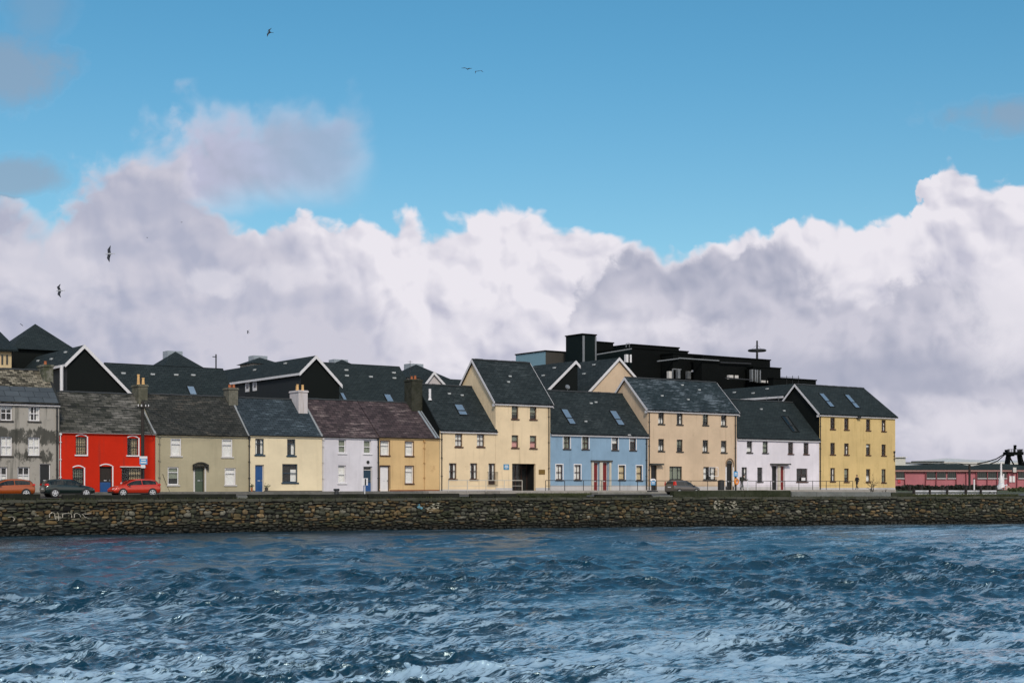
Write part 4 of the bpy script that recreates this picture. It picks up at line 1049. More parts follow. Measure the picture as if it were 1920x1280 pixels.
hT = house('terraced_house', 'tall cream three-storey house with a dark porch opening', 'house', 929.3, 1031.5, (980, 753.6), (928.5, 753), (885, 675), PL['cream'], SL['new'],
  [(959.5,761,972,785,'sash','q'), (993.6,762.5,1006,786,'sash','q'), (959.5,815.5,972,839,'sash','p'), (993.6,816.5,1006,840,'sash','p'), (960.3,869,1004.3,920,'entrance')],
  frame='brown', sill='sillbr', barge='both', vents=[(956,705.5), (953,716)], ohl=.25, ohr=.3, ridge='ridge_dark', plinth=(914, M['plinth']))
pipe(hT.root, 1029.3, 757, 918, D)
def plaque(root, x0, y0, x1, y1, col, marks=None, name='plaque', Yf=D):
    xa, xb = XA(x0, Yf), XA(x1, Yf); za, zb2 = ZA((x0+x1)/2, y1, Yf), ZA((x0+x1)/2, y0, Yf)
    q = MB(); q.box(xa, xb, Yf-.04, Yf-.004, za, zb2); o = q.build(name, col, root)
    if marks:
        q = MB()
        for u0, u1, v0, v1 in marks: q.box(xa+(xb-xa)*u0, xa+(xb-xa)*u1, Yf-.05, Yf-.041, za+(zb2-za)*v0, za+(zb2-za)*v1)
        q.build('lettering', M['white'], o)
plaque(hT.root, 944, 869.8, 954, 880, plain('sign_blue', (.02,.22,.42), .4), [(.2,.8,.62,.78), (.15,.85,.38,.50), (.3,.7,.16,.26)])
plaque(hT.root, 1010, 880, 1021.6, 889, plain('bronze', (.20,.12,.03), .35, .5), None)

hb = house('terraced_house', 'sky blue two-storey house with twin red doors and white window surrounds', 'house', 1032, 1214, (1130, 812), (1213.5, 813), (1162.5, 739.5), PL['blue'], SL['new'],
  [(1056.5,817,1069,841,'cross','g'), (1091.5,818,1104,841.5,'cross','g'), (1147.5,820,1159,843,'sash','h'), (1181,821.5,1192.5,843.5,'top','t'),
   (1042.5,870.6,1055,899,'cross','w'), (1077,871,1089,899,'cross','w'), (1160,872,1172,899,'sash','a'), (1193,872.6,1204,900,'sash','a'),
   (1112.5,866,1122.5,914,'door',None,dict(col='red', frame='offwhite')), (1129.5,866,1140,914,'door',None,dict(col='red', frame='offwhite'))],
  frame='brown', sill='sillg', surround='white', skylights=[(1050.5,766.5,1081,796), (1141.5,769.5,1172.5,798)], vents=[(1108,756), (1117,754), (1098,728+62)], ohl=-.0, ohr=.1, plinth=(909.5, M['plinth']), dmax=4.4)
q = MB(); xa, xb = XA(1107.4, D), XA(1146.5, D); zt = ZA(1127, 862.5, D)
q.box(xa, xb, D-.25, D-.004, zt-.16, zt)
q.build('porch_hood', plain('porch_hood', (.05,.05,.045), .7), hb.root)
q = MB()
for x in (1108.5, 1123.5, 1141.5):
    xx = XA(x, D); q.box(xx, xx+(.26 if x != 1123.5 else .40), D-.14, D-.004, ZB+.15, zt-.165)
q.build('porch_pillar', plaster('porch_cream', (.55,.50,.42), .4), hb.root)
pipe(hb.root, 1212.3, 816, 918, D, r=.06)
q = MB(); c = P(1178, 816.5, D); q.box(c.x-.22, c.x+.22, D-.2, D-.004, c.z-.13, c.z+.13); q.build('alarm_box', M['white'], hb.root)

hB = house('terraced_house', 'beige three-storey house with a pointed arch doorway', 'house', 1214.5, 1381, (1300, 769), (1215, 765), (1172, 708.5), PL['beige'], SL['newb'],
  [(1234.5,772,1245.3,794.5,'cross','l'), (1269,773,1280,795.5,'cross','r'), (1317.6,775,1328,796.4,'cross','q'), (1352,776,1362.4,798,'cross','l'),
   (1234.5,822.6,1245.3,845,'cross','l'), (1269,823.7,1280,846,'cross','q'), (1317.6,824.7,1328,847,'cross','l'), (1352,826,1362.4,848,'sash','l'),
   (1255.3,874,1279,899,'triple','g'), (1319,875,1342,899,'cross','s'), (1220.7,872,1231.6,915.5,'door',None,dict(col='black', frame='black')), (1362.4,869,1373.2,915.5,'door',None,dict(col='black', frame='black'))],
  frame='black', sill='sillg', barge='both', vents=[(1279,722), (1311,731), (1290,749), (1241,742)], ohl=.25, ohr=.3, plinth=(911.5, M['plinth']))
pipe(hB.root, 1217.5, 768, 918, D); pipe(hB.root, 1379, 776, 918, D, r=.06)
q = MB(); xa, xb = XA(1217.8, D), XA(1239.7, D); zt = ZA(1229, 868.5, D); q.box(xa, xb, D-.5, D-.004, zt-.18, zt); q.build('porch_hood', plain('porch_hood', (.05,.05,.045), .7), hB.root)
# pointed arch: fanlight panel and hood mould
q = MB(); xa, xb = XA(1362.4, D), XA(1373.2, D); zs = ZA(1368, 869, D); zt = ZA(1368, 862, D); xm = (xa+xb)/2
arc = [(xa, zs), (xa+.05, zs+(zt-zs)*.45), (xa+.2, zs+(zt-zs)*.82), (xm, zt), (xb-.2, zs+(zt-zs)*.82), (xb-.05, zs+(zt-zs)*.45), (xb, zs)]
q.face([(x, D-.006, z) for x, z in arc][::-1]); q.build('fanlight', M['carglass'], hB.root)
q = MB()
am = [(xa-.13, zs-.35), (xa-.13, zs+.0)]
for i in range(9): t = i/8; am.append((xa-.13+(xm-xa+.13)*(1-math.cos(t*math.pi/2))**.9, zs+(zt-zs+.16)*math.sin(t*math.pi/2)))
am += [(2*xm-x, z) for x, z in am[-2::-1]]
q.tube([(x, D-.05, z) for x, z in am], .065, 6)
q.build('arch_mould', plain('arch_brown', (.20,.13,.08), .8), hB.root)
q = MB()
for x in (xa-.20, xb+.02): q.box(x, x+.18, D-.03, D-.004, ZB+.1, zs)
q.build('door_pilaster', M['white'], hB.root)
q = MB(); c = P(1330, 880, D)          # open casement
q.bar((c.x-.05, D-.02, c.z+.25), (c.x+.9, D-.5, c.z+.25), .05); q.bar((c.x-.05, D-.02, c.z-.75), (c.x+.9, D-.5, c.z-.75), .05); q.bar((c.x+.9, D-.5, c.z+.25), (c.x+.9, D-.5, c.z-.75), .05); q.bar((c.x-.05, D-.02, c.z+.25), (c.x-.05, D-.02, c.z-.75), .05)
q.build('open_casement', M['white'], hB.root)
for x, y in ((1256.5, 771.5), (1339.5, 774.5)):
    q = MB(); c = P(x, y, D); q.tube([(c.x, D-.22, c.z-.05), (c.x, D-.004, c.z+.05)], [.13, .10], 10); q.build('wall_fitting', M['white'], hB.root)

hw = house('terraced_house', 'white two-storey house with a red door beside a black door', 'house', 1381.5, 1536, (1460, 820.5), (1535, 821), (1479, 755), PL['white'], SL['plain'],
  [(1400.4,827,1410.4,848,'sash','l'), (1430,827.6,1440,848.7,'sash','g'), (1477.8,829,1487.5,850.4,'cross','n',dict(frame='brown', sill='sillbr')), (1506.8,830,1516.4,851,'cross','n',dict(frame='brown', sill='sillbr')),
   (1390.7,875.6,1400.8,898,'cross','s'), (1420,876,1429.7,902.6,'sash','n'), (1493.6,878,1514,902.6,'cross','n',dict(frame='brown', sill='sillbr')),
   (1447.5,873,1456.8,916,'door',None,dict(col='black', frame='black')), (1463.5,873,1471.5,916,'door',None,dict(col='red', frame='offwhite'))],
  frame='black', sill='sillg', skylights=[(1463.5,779.7,1499,810,'carglass')], vents=[(1427,767), (1470,770)], ohl=.0, ohr=.05, plinth=(912, M['plinth']), dmax=4.4)
q = MB(); xa, xb = XA(1443.8, D), XA(1477.8, D); zt = ZA(1460, 868.6, D); q.box(xa, xb, D-.5, D-.004, zt-.16, zt); q.build('porch_hood', plain('porch_hood', (.05,.05,.045), .7), hw.root)
q = MB(); xx = XA(1457.6, D); q.box(xx, xx+.36, D-.14, D-.004, ZB+.15, zt-.165); q.build('porch_pillar', plaster('porch_cream', (.55,.50,.42), .4), hw.root)
plaque(hw.root, 1502.5, 895, 1509.5, 900.5, M['white'], None, 'window_notice')

hy = house('terraced_house', 'mustard yellow three-storey house at the right end of the row', 'house', 1536.5, 1678.5, (1610, 777), (1530, 774.5), (1483.5, 721), PL['yellow'], SL['plain'],
  [(1557,783,1565.8,804,'cross','n'), (1583,784,1591.6,805,'cross','n'), (1624,786,1632,806.4,'cross','n'), (1653,787,1661,808,'cross','r'),
   (1557,829.8,1565.8,851.5,'cross','n'), (1583,830.8,1591.6,852,'cross','r'), (1624,832,1632,852.5,'sash','t'), (1653,832.8,1661,853.5,'cross','n'),
   (1557,876.9,1565.8,902,'cross','s'), (1583,878,1591.6,903,'sash','q'), (1624,879,1632,903,'sash','l'), (1653,879,1661,904,'cross','g')],
  frame='brown', sill='sillbr', barge='both', cladding=BLK, skylights=[(1534,737,1566,763.5), (1582,739.5,1613.5,765.5)], ohl=.25, ohr=.3, ridge_r=1620, plinth=(914, M['plinth']), surround=None)
pipe(hy.root, 1538.5, 778, 918, D); pipe(hy.root, 1677.2, 846, 865, D, r=.04)
q = MB(); c = P(1608.5, 782, D); q.box(c.x-.28, c.x+.28, D-.3, D-.004, c.z-.2, c.z+.12); q.build('floodlight', M['black'], hy.root)

# ---------------------------------------------------------------- buildings behind the terrace
BG = 'buildings standing behind the terrace'
def gable(name, label, Yf, le, ap, re, back_px, wallm, roofm, zb=ZB, slits=(), dpipe=None, vents=(), barge=True, cat='house', eavel=True, group=BG, sideL=None):
    """gable front on plane Yf; le, ap, re are pixels of left eave, apex, right eave; the ridge runs away from us to column back_px"""
    root = thing(name, label, cat, group=group)
    A, L, Rr = P(*ap, Yf), P(*le, Yf), P(*re, Yf)
    Yb = min(YA(A.x, back_px), Yf+45); dep = Yb-Yf; dy = Vector((0, dep, 0)); oh = .25
    mb = MB(); L2, R2 = (L.x+.25, L.z+.0), (Rr.x-.25, Rr.z)
    fr = [(L2[0], Yf, zb), (R2[0], Yf, zb), (R2[0], Yf, R2[1]), (A.x, Yf, A.z-.12), (L2[0], Yf, L2[1])]
    mb.face(fr); mb.face([(x, Yb, z) for x, _, z in fr][::-1])
    mb.face([(L2[0], Yf, zb), (L2[0], Yf, L2[1]), (L2[0], Yb, L2[1]), (L2[0], Yb, zb)], mi=1 if sideL else 0); mb.face([(R2[0], Yf, R2[1]), (R2[0], Yf, zb), (R2[0], Yb, zb), (R2[0], Yb, R2[1])])
    mb.build('wall', [wallm, sideL] if sideL else wallm, root)
    rb = MB(); o = Vector((0, -oh, 0))
    for E in (L, Rr):
        s = (A-E).length
        rb.slab([E+o, E+dy, A+dy, A+o] if E is L else [E+dy, E+o, A+o, A+dy], .12, [(0, 0), (dep, 0), (dep, s), (0, s)] if E is L else [(dep, 0), (0, 0), (0, s), (dep, s)])
    r = rb.build('roof', roofm, root)
    if barge:
        b = MB()
        for E, F_ in ((L, A), (A, Rr)):
            p, q_ = E+o+Vector((0,-.03,0)), F_+o+Vector((0,-.03,0)); w = .34
            b.poly([p+Vector((0,0,.04)), q_+Vector((0,0,.04)), q_+Vector((0,0,-w)), p+Vector((0,0,-w)), p+Vector((0,.05,.04)), q_+Vector((0,.05,.04)), q_+Vector((0,.05,-w)), p+Vector((0,.05,-w))], [(3,2,1,0), (4,5,6,7), (0,1,5,4), (7,6,2,3), (0,4,7,3), (1,2,6,5)])
        b.build('bargeboard', M['fascia'], root)
    if eavel:
        b = MB(); b.box(L.x-.03, L.x+.02, Yf-oh, Yb, L.z-.26, L.z-.02); b.build('eaves_board', M['fascia'], root)
    for (x, y0, y1) in slits:
        Y0 = YA(L2[0], x); za, zb2 = ZA(x, y1, Y0), ZA(x, y0, Y0)
        q = MB(); q.box(L2[0]-.03, L2[0]+.01, Y0, Y0+1.0, za, zb2); w = q.build('window', M['white'], root)
        q = MB(); q.box(L2[0]-.05, L2[0]-.031, Y0+.12, Y0+.7, za+.35, zb2-.1); q.build('pane', M['carglass'], w)
    for t, s in vents:
        p = L + (A-L)*s + Vector((0, dep*t, 0)); q = MB(); q.box(p.x-.12, p.x+.12, p.y-.2, p.y+.2, p.z-.03, p.z+.14); q.build('roof_vent', M['vent'], r)
    return root
def slope_roof(name, label, Yf, eaveL, eaveR, ridgeL, ridgeR, Yr, wallm, roofm, skyl=(), vents=(), hip=False, group=BG):
    """roof facing us with its ridge parallel to the quay; ridge pixels on plane Yr"""
    root = thing(name, label, 'house', group=group)
    zr = ZA(*ridgeL, Yr); X0, X1 = XA(ridgeL[0], Yr), XA(ridgeR[0], Yr)
    d = Yr-Yf; ze = zr - d*1.0
    h = House(); h.Yf, h.ze, h.zr, h.Yr, h.d, h.k = Yf, ze, zr, Yr, d, 1.0; h.root = root
    mb = MB(); Yb = Yr+d
    mb.box(X0+.1, X1-.1, Yf+.2, Yb-.2, ZB, ze-.02)
    mb.face([(X0+.1, Yf+.2, ze-.02), (X0+.1, Yr, zr-.15), (X0+.1, Yb-.2, ze-.02)]); mb.face([(X1-.1, Yf+.2, ze-.02), (X1-.1, Yb-.2, ze-.02), (X1-.1, Yr, zr-.15)])
    mb.build('wall', wallm, root); L = d*1.414
    rb = MB(); rb.slab([(X0, Yf, ze+.1), (X1, Yf, ze+.1), (X1, Yr, zr+.1), (X0, Yr, zr+.1)], .12, [(X0, 0), (X1, 0), (X1, L), (X0, L)])
    rb.slab([(X1, Yb, ze+.1), (X0, Yb, ze+.1), (X0, Yr, zr+.1), (X1, Yr, zr+.1)], .12, [(X1, 0), (X0, 0), (X0, L), (X1, L)])
    h.roof = rb.build('roof', roofm, root)
    for s in skyl: skylight(h, *s)
    for x, y in vents:
        p = onroof(h, x, y); v = MB(); v.box(p.x-.22, p.x+.22, p.y-.12, p.y+.08, p.z-.05, p.z+.12); v.build('roof_vent', M['vent'], h.roof)
    return h
def pyramid(name, label, Yc, ap, xl, xr, ybase, roofm, cap=None, wallm=None, zb=ZB, trunc=0.0):
    root = thing(name, label, 'house', group=BG)
    A = P(*ap, Yc); half = (XA(xr, Yc)-XA(xl, Yc))/2/1.15; zb2 = ZA(ap[0], ybase, Yc)
    c = [(A.x-half, Yc-half, zb2), (A.x+half, Yc-half, zb2), (A.x+half, Yc+half, zb2), (A.x-half, Yc+half, zb2)]
    r = MB(); t = trunc
    for i in range(4):
        a, b = c[i], c[(i+1) % 4]; r.face([a, b, (A.x, A.y, A.z)], [(0, 0), (2*half, 0), (half, half*1.4)])
    r.face(c[::-1]); rf = r.build('roof', roofm, root)
    w = MB(); w.box(A.x-half+.4, A.x+half-.4, Yc-half+.4, Yc+half-.4, zb, zb2-.01); w.build('wall', wallm or PL['grey'], root)
    if cap:
        x0, x1, yt, yb = cap; q = MB(); a = XA(x0, Yc+1); b = XA(x1, Yc+1); q.box(a, b, Yc+.6, Yc+2.2, ZA(x0, yb, Yc)-1.5, ZA(x0, yt, Yc)); q.build('chimney', M['lead'], rf)
    return root
DK = plain('dark_blue_render', (.010,.014,.018), .8)
# far left
pyramid('apartment_block', 'dark hipped slate roof rising highest at the far left', 152, (66, 607), -4, 142, 661, SL['plain'], None, BLK)
root = thing('apartment_block', 'ochre yellow upper wall under dark eaves at the left edge', 'house', group=BG)
q = MB(); a = P(-40, 692, 143); b = P(21.5, 657, 143); q.box(a.x, b.x, 143, 156, ZB, b.z); q.build('wall', plaster('ochre_wall', (.60,.46,.27), .4), root)
q = MB(); q.slab([(a.x, 142.4, b.z+.05), (b.x+.5, 142.4, b.z+.05), (b.x+.5, 152, b.z+3.6), (a.x, 152, b.z+3.6)], .2, [(0,0),(20,0),(20,10),(0,10)]); q.build('roof', SL['plain'], root)
for x in (4, 13):
    q = MB(); w0 = P(x-1.6, 683, 143); w1 = P(x+1.6, 665, 143); q.box(w0.x, w1.x, 142.93, 142.99, w0.z, w1.z); q.build('window', M['carglass'], root)
gable('slate_hung_house', 'dark slate-hung gable with white bargeboards behind the red house', 134, (121, 682), (157, 646.5), (247, 740), 42, BLK, SL['plain'], vents=((.35,.5),(.6,.6),(.8,.4),(.2,.75)), sideL=DK)
q = MB(); a = P(115.5, 685, 133.8); b = P(115.5, 745, 133.8); q.tube([a, b], .16, 8)
o = q.build('drainpipe', M['fascia'], bpy.data.objects['slate_hung_house'])
slope_roof('slate_roof_house', 'long plain slate roof behind the olive house with one roof window', 134, None, None, (195, 681), (418, 690), 144, PL['grey'], SL['plain'],
  skyl=[(349,723.5,370.5,741)], vents=[(231,700), (286,702), (330,703), (362,703.5)])
gable('slate_hung_house', 'dark slate-hung gable behind the white chimney with two slit windows in its side', 131, (560, 698.5), (591, 666.5), (640, 722), 415, BLK, SL['plain'], slits=((467.5,716,734), (481.5,714,732)), vents=((.55,.62),(.25,.75)), sideL=DK)
slope_roof('slate_roof_house', 'steep slate roof with five vents between the white and black chimneys', 133, None, None, (600, 680), (749, 686.5), 143, PL['grey'], SL['plain'],
  skyl=[(636,736,649,752), (718,738.5,740,755)], vents=[(649,694), (650,704.5), (695,706.5), (738,699), (739,709)])
pyramid('hipped_roof_house', 'hipped dark roof with a square flat chimney above the long slate roof', 165, (329, 659), 287, 380, 692, SL['plain'], (312, 340, 656, 668))
pyramid('hipped_roof_house', 'small roof peak just left of the ridge of the slate-hung gable', 170, (487, 670), 455, 525, 684, SL['plain'], (473, 499, 665, 676))
pyramid('hipped_roof_house', 'small grey-topped roof peak above the steep slate roof', 170, (641, 674), 615, 668, 690, SL['plain'], (624, 650, 672, 682))
pyramid('hipped_roof_house', 'hipped dark roof with flat grey chimney behind the black chimney', 160, (780, 683), 738, 832, 712, SL['plain'], (766, 791, 680, 692))
gable('small_gable_house', 'small pale gable peeping over the low cream house roof', 150, (790, 726), (812, 697), (837, 725), 796, PL['offw'] if 'offw' in PL else plaster('gable_pale', (.55,.50,.50), .2), SL['plain'])
slope_roof('slate_roof_house', 'low slate ridge between the pale gable and the tall cream house', 150, None, None, (826, 711), (872, 713), 156, PL['grey'], SL['plain'])
q = MB(); a = Q(405, 700, 190); b = Q(405, 664, 190); q.tube([(a.x, a.y, 10), (b.x, b.y, b.z)], .10, 6); q.box(b.x-.5, b.x+.1, b.y-.05, b.y+.05, b.z-.4, b.z-.3)
tag(q.build('mast', M['darkmetal']), 'thin mast above the long slate roof', 'mast')
gable('gabled_house', 'dark roof end with a white bargeboard above the blue house, left of the beige gable', 131, (1024, 731), (1077.5, 676.5), (1086, 686), 1001, BLK, SL['new'], vents=((.45,.55),(.7,.55),(.35,.8)), sideL=DK)
gable('gabled_house', 'beige gable with white bargeboards above the blue house', 131.5, (1097, 738), (1159, 670.5), (1196, 713), 1088, PL['beige'], SL['new'], vents=((.55,.6),(.75,.55),(.5,.85)), eavel=False, sideL=DK)
gable('rear_wing', 'long slate rear wing running back behind the yellow house', 126.5, (1466, 742), (1486, 719.5), (1510, 742), 1353, DK, SL['plain'], vents=((.75,.6),(.45,.4),(.3,.7)), barge=False, sideL=DK)
gable('small_gable_house', 'tiny white gable behind the ridge of the yellow house', 175, (1513, 718), (1520.5, 712), (1528, 718), 1512, plaster('gable_pale', (.55,.50,.50), .2), SL['plain'])

# big dark modern building stepping up behind
bk = thing('modern_building', 'large black flat-roofed modern building stepping up behind the blue and beige houses', 'building', group=None)
NB = plain('black_cladding', (.0050,.0060,.0060), .8, var=.3, scale=.4, spec=.06); NB2 = plain('dark_green_cladding', (.007,.013,.014), .8, var=.3, scale=.4, spec=.08); LB = plain('pale_blue_cladding', (.17,.30,.37), .6)
def lbox(name, xl, xc, xr, yt, Yf, mats, zb=ZB, capm=True, parent=None):
    C0 = P(xc, yt, Yf); X1 = XA(xr, Yf); Yb = YA(C0.x, xl) if xl < xc-.5 else Yf+14
    q = MB(); q.box(C0.x, X1, Yf, Yb, zb, C0.z)
    q.mi = [1 if (i == 5 and len(mats) > 1) else 0 for i in range(6)]
    o = q.build(name, mats, parent or bk)
    if capm: c = MB(); c.box(C0.x-.12, X1+.12, Yf-.12, Yb+.12, C0.z+.003, C0.z+.18); c.build('parapet_cap', NB, o)
    return C0, X1, Yb
Y9 = 168
lbox('rooftop_block', 967, 1023, 1070, 658.5, Y9+8, [plain('taupe_cladding', (.05,.046,.040), .7), LB])
c0, x1, yb = lbox('stair_tower', 1061, 1092, 1117.5, 627, Y9+2, [NB2, NB2])
q = MB(); q.box(c0.x, c0.x+.35, Y9+1.88, Y9+1.99, c0.z-5.0, c0.z-.2); q.box(x1-.25, x1, Y9+1.88, Y9+1.99, c0.z-5.0, c0.z-.2); q.box(c0.x+.36, x1-.26, Y9+1.88, Y9+1.99, c0.z-5.0, c0.z-4.75)
q.build('window_frame', M['metal'], bk)
lbox('rooftop_block', 1110, 1118, 1150, 641.5, Y9+10, [NB])
lbox('upper_storey', 1150, 1184, 1273, 646.5, Y9, [NB, NB2])
lbox('middle_storey', 1113, 1184.2, 1290, 652.5, Y9-2, [NB, NB2])
lbox('middle_storey', 1240, 1262, 1316, 663, Y9-5, [NB])
lbox('lower_storey', 1300, 1316, 1444, 667, Y9-8, [NB])
lbox('lower_storey', 1400, 1412, 1463.5, 688, Y9-10, [NB])
lbox('lower_storey', 1440, 1450, 1530, 709, Y9-14, [NB, NB])
q = MB()
for (x0, y0, x1, y1, Yd) in ((1232,677,1272,672,Y9-5.3), (1272,671,1348,676,Y9-8.4), (1350,679,1408,681.5,Y9-8.4), (1118,664.5,1184,653.5,Y9-2.4), (1360,708,1410,712,Y9-11)):
    q.bar(P(x0, y0, Yd), P(x1, y1, Yd), .16, .16); q.build('roof_edge', M['darkmetal'] if x0 > 1300 else M['metal'], bk); q = MB()
for x0, y0, x1, y1, m in ((1172,665,1182,679,'white'), (1252,696,1257,709,'offwhite'), (1287,696,1293,710,'metal'), (1365,704,1382,710.5,'offwhite'), (1407,693,1415,715,'metal'), (1416.5,694,1424,717,'metal'), (1425,714,1443,717,'offwhite'), (1298,694,1301,697,'white')):
    Yd = Y9-2.5 if x0 < 1200 else (Y9-5.6 if x0 < 1310 else Y9-10.5)
    a, b = P(x0, y1, Yd), P(x1, y0, Yd); q = MB(); q.box(a.x, b.x, Yd-.3, Yd+.2, a.z, b.z); w = q.build('window', M[m], bk)
    if x1-x0 > 6: s = MB(); xm = (a.x+b.x)/2; s.box(xm-.12, xm+.12, Yd-.36, Yd-.31, a.z, b.z); s.build('mullion', NB, w)
q = MB(); a, b = P(1261, 709, Y9-5.6), P(1277, 692.5, Y9-5.6)
q.bar(a, (a.x, a.y, b.z), .15); q.bar((a.x, a.y, b.z), (b.x, a.y, b.z), .15); q.bar((b.x-.8, a.y-.2, a.z), (b.x-.8, a.y-.2, b.z), .5)
q.build('balcony_frame', M['metal'], bk)
q = MB()
for x in (1475, 1486, 1497): a = P(x, 710, Y9-14); q.bar((a.x, a.y, a.z-1), (a.x, a.y, a.z+.5), .06)
a, b = P(1464, 706.5, Y9-14), P(1500, 708, Y9-14); q.bar(a, b, .05); q.build('roof_rail', M['darkmetal'], bk)
q = MB()
a = P(1174, 652, Y9); b = P(1174, 644, Y9); q.bar(a, b, .08); a = P(1180, 652, Y9); b = P(1180, 643.5, Y9); q.bar(a, b, .08); q.bar(P(1174,644,Y9), P(1180,643.5,Y9), .08)
q.build('roof_ladder', M['metal'], bk)
# ring aerial on the roof
ra = thing('ring_aerial', 'ring-shaped aerial on a thin mast on the black roof', 'aerial')
a = P(1419.5, 673, 164); b = P(1419.5, 638.5, 164); c = P(1419.5, 657, 164)
q = MB(); q.tube([a, b], [.20, .13], 8); q.build('mast', M['darkmetal'], ra)
q = MB(); rr = 1.35; n = 28; pts = [(c.x+rr*math.cos(2*math.pi*i/n), c.y+rr*math.sin(2*math.pi*i/n), c.z) for i in range(n+1)]
q.tube(pts, .17, 6, cap=False); q.bar((c.x-rr, c.y, c.z), (c.x+rr, c.y, c.z), .12); q.bar((c.x, c.y-rr, c.z), (c.x, c.y+rr, c.z), .12); q.build('ring', M['darkmetal'], ra)
q = MB()
for s in (-1, 1): q.tube([(b.x, b.y, b.z-.6), (c.x+s*rr, c.y, c.z)], .02, 4)
q.build('stay', M['metal'], ra)

# ---------------------------------------------------------------- far right: pink building, sheds, tower
def qplane(zc):
    """a vertical plane square to the view at distance zc: local x to the right, z up"""
    v = Vector((SA, CA, 0)); r = Vector((CA, -SA, 0))
    def pt(x, y, d=0.0): return Q(x, y, zc) + v*d
    return pt
def qbox(mb, pt, x0, y0, x1, y1, d0, d1, mi=None):
    a = [pt(x0, y1, 0), pt(x1, y1, 0), pt(x1, y0, 0), pt(x0, y0, 0)]; v = Vector((SA, CA, 0))
    c = [p+v*d0 for p in a] + [p+v*d1 for p in a]
    mb.poly(c, [(0,1,2,3), (7,6,5,4), (0,4,5,1), (1,5,6,2), (2,6,7,3), (3,7,4,0)], mi)
ZP = 226; pk = qplane(ZP)
root = thing('pink_building', 'long low pink building with dark windows at the right', 'building')
PINK = plaster('plaster_pink', (.44,.155,.18), .35, (.28,.09,.09)); PK2 = plain('pink_fascia', (.33,.17,.16), .7)
q = MB(); qbox(q, pk, 1640, 884, 2010, 918, 0, 12); q.build('wall', PINK, root)
q = MB(); qbox(q, pk, 1636, 880.2, 2014, 883.8, -.5, 12); q.build('eaves_board', PK2, root)
q = MB(); v = Vector((SA, CA, 0))
xs = [1636, 1690, 1740, 1772, 1815, 1845, 1870, 1905, 1960, 2014]; top = [871.5, 872, 870.5, 868.3, 867.5, 872.5, 868, 868, 873, 871]
for (a, c), (b, d) in zip(zip(xs, top), zip(xs[1:], top[1:])):
    p0, p1 = pk(a, 880.1)-v*.6, pk(b, 880.1)-v*.6; p2, p3 = pk(b, d)+v*6, pk(a, c)+v*6
    q.face([p0, p1, p2, p3]); q.face([p3, p2, pk(b, 880)+v*12, pk(a, 880)+v*12])
q.build('roof', slate('roof_felt', (.022,.030,.026), (.034,.040,.034), .2), root)
for i, (x0, x1) in enumerate(((1680,1695), (1737.5,1753), (1757,1773), (1776.5,1791.5), (1832.5,1849), (1852,1867.5), (1870,1887), (1909,1935))):
    q = MB(); y0, y1 = (884.2, 896); qbox(q, pk, x0, y0, x1, y1, -.06, -.02)
    w = q.build('window', M['carglass'], root)
    q = MB(); qbox(q, pk, x0-.6, 896.1, x1+.6, 897.3, -.25, -.01); q.build('sill', M['white'], w)
    q = MB(); 
    for k in range(5): xx = x0+(x1-x0)*k/4; qbox(q, pk, xx-.25, y0, xx+.25, y1, -.12, -.065)
    q.build('mullion', plain('green_frame', (.05,.08,.07), .6), w)
q = MB()
for x in (1696, 1735, 1755, 1792.5, 1811, 1830, 1850.5, 1869, 1890, 1906): q = MB(); qbox(q, pk, x-.6, 884, x+.6, 917, -.3, -.01); q.build('pilaster', plain('pink_dark', (.25,.065,.08), .8), root)
q = MB(); qbox(q, pk, 1892, 892, 1896.5, 903.5, -.15, -.02); qbox(q, pk, 1898, 892, 1902.5, 903.5, -.15, -.02); q.build('white_doors', M['white'], root)
q = MB(); qbox(q, pk, 1896, 876, 1902, 885, -.9, -.62); q.build('wall_box', M['offwhite'], root)
q = MB(); qbox(q, pk, 1683, 898.5, 1688, 905, -.12, -.03); q.build('life_ring_box', plain('red_box', (.45,.04,.05), .5), root)
# sheds and a moored ship behind
sh = qplane(300)
root = thing('harbour_shed', 'long pale low shed roof behind the pink building', 'shed')
q = MB(); qbox(q, sh, 1660, 866, 2000, 920, 0, 25); q.build('wall', plain('shed_wall', (.10,.10,.10), .8), root)
q = MB(); 
for (x0, y0, x1, y1, x2, y2, x3, y3) in ((1660,872,1830,871,1800,864,1660,866), (1700,865,1900,867,1850,861,1790,857.5), (1800,866,2000,868,1990,863,1850,861)):
    a = [sh(x0,y0,-3), sh(x1,y1,-3), sh(x2,y2,6), sh(x3,y3,6)]; q.slab(a, .4)
q.build('roof', plain('shed_roof_pale', (.55,.54,.52), .5), root)
q = MB(); qbox(q, sh, 1701, 864.6, 1762, 865.8, -3.4, -3.1); q.build('roof_light_strip', M['black'], root)
root = thing('small_shed', 'small pale box-like shed roof just right of the yellow house', 'shed')
q = MB(); qbox(q, qplane(270), 1676, 857, 1698, 872, 0, 8); q.build('wall', plain('shed_wall_pale', (.55,.54,.50), .6), root)
q = MB(); qbox(q, qplane(270), 1675, 855.8, 1700, 857, -.4, 8.4); q.build('roof', M['white'], root)
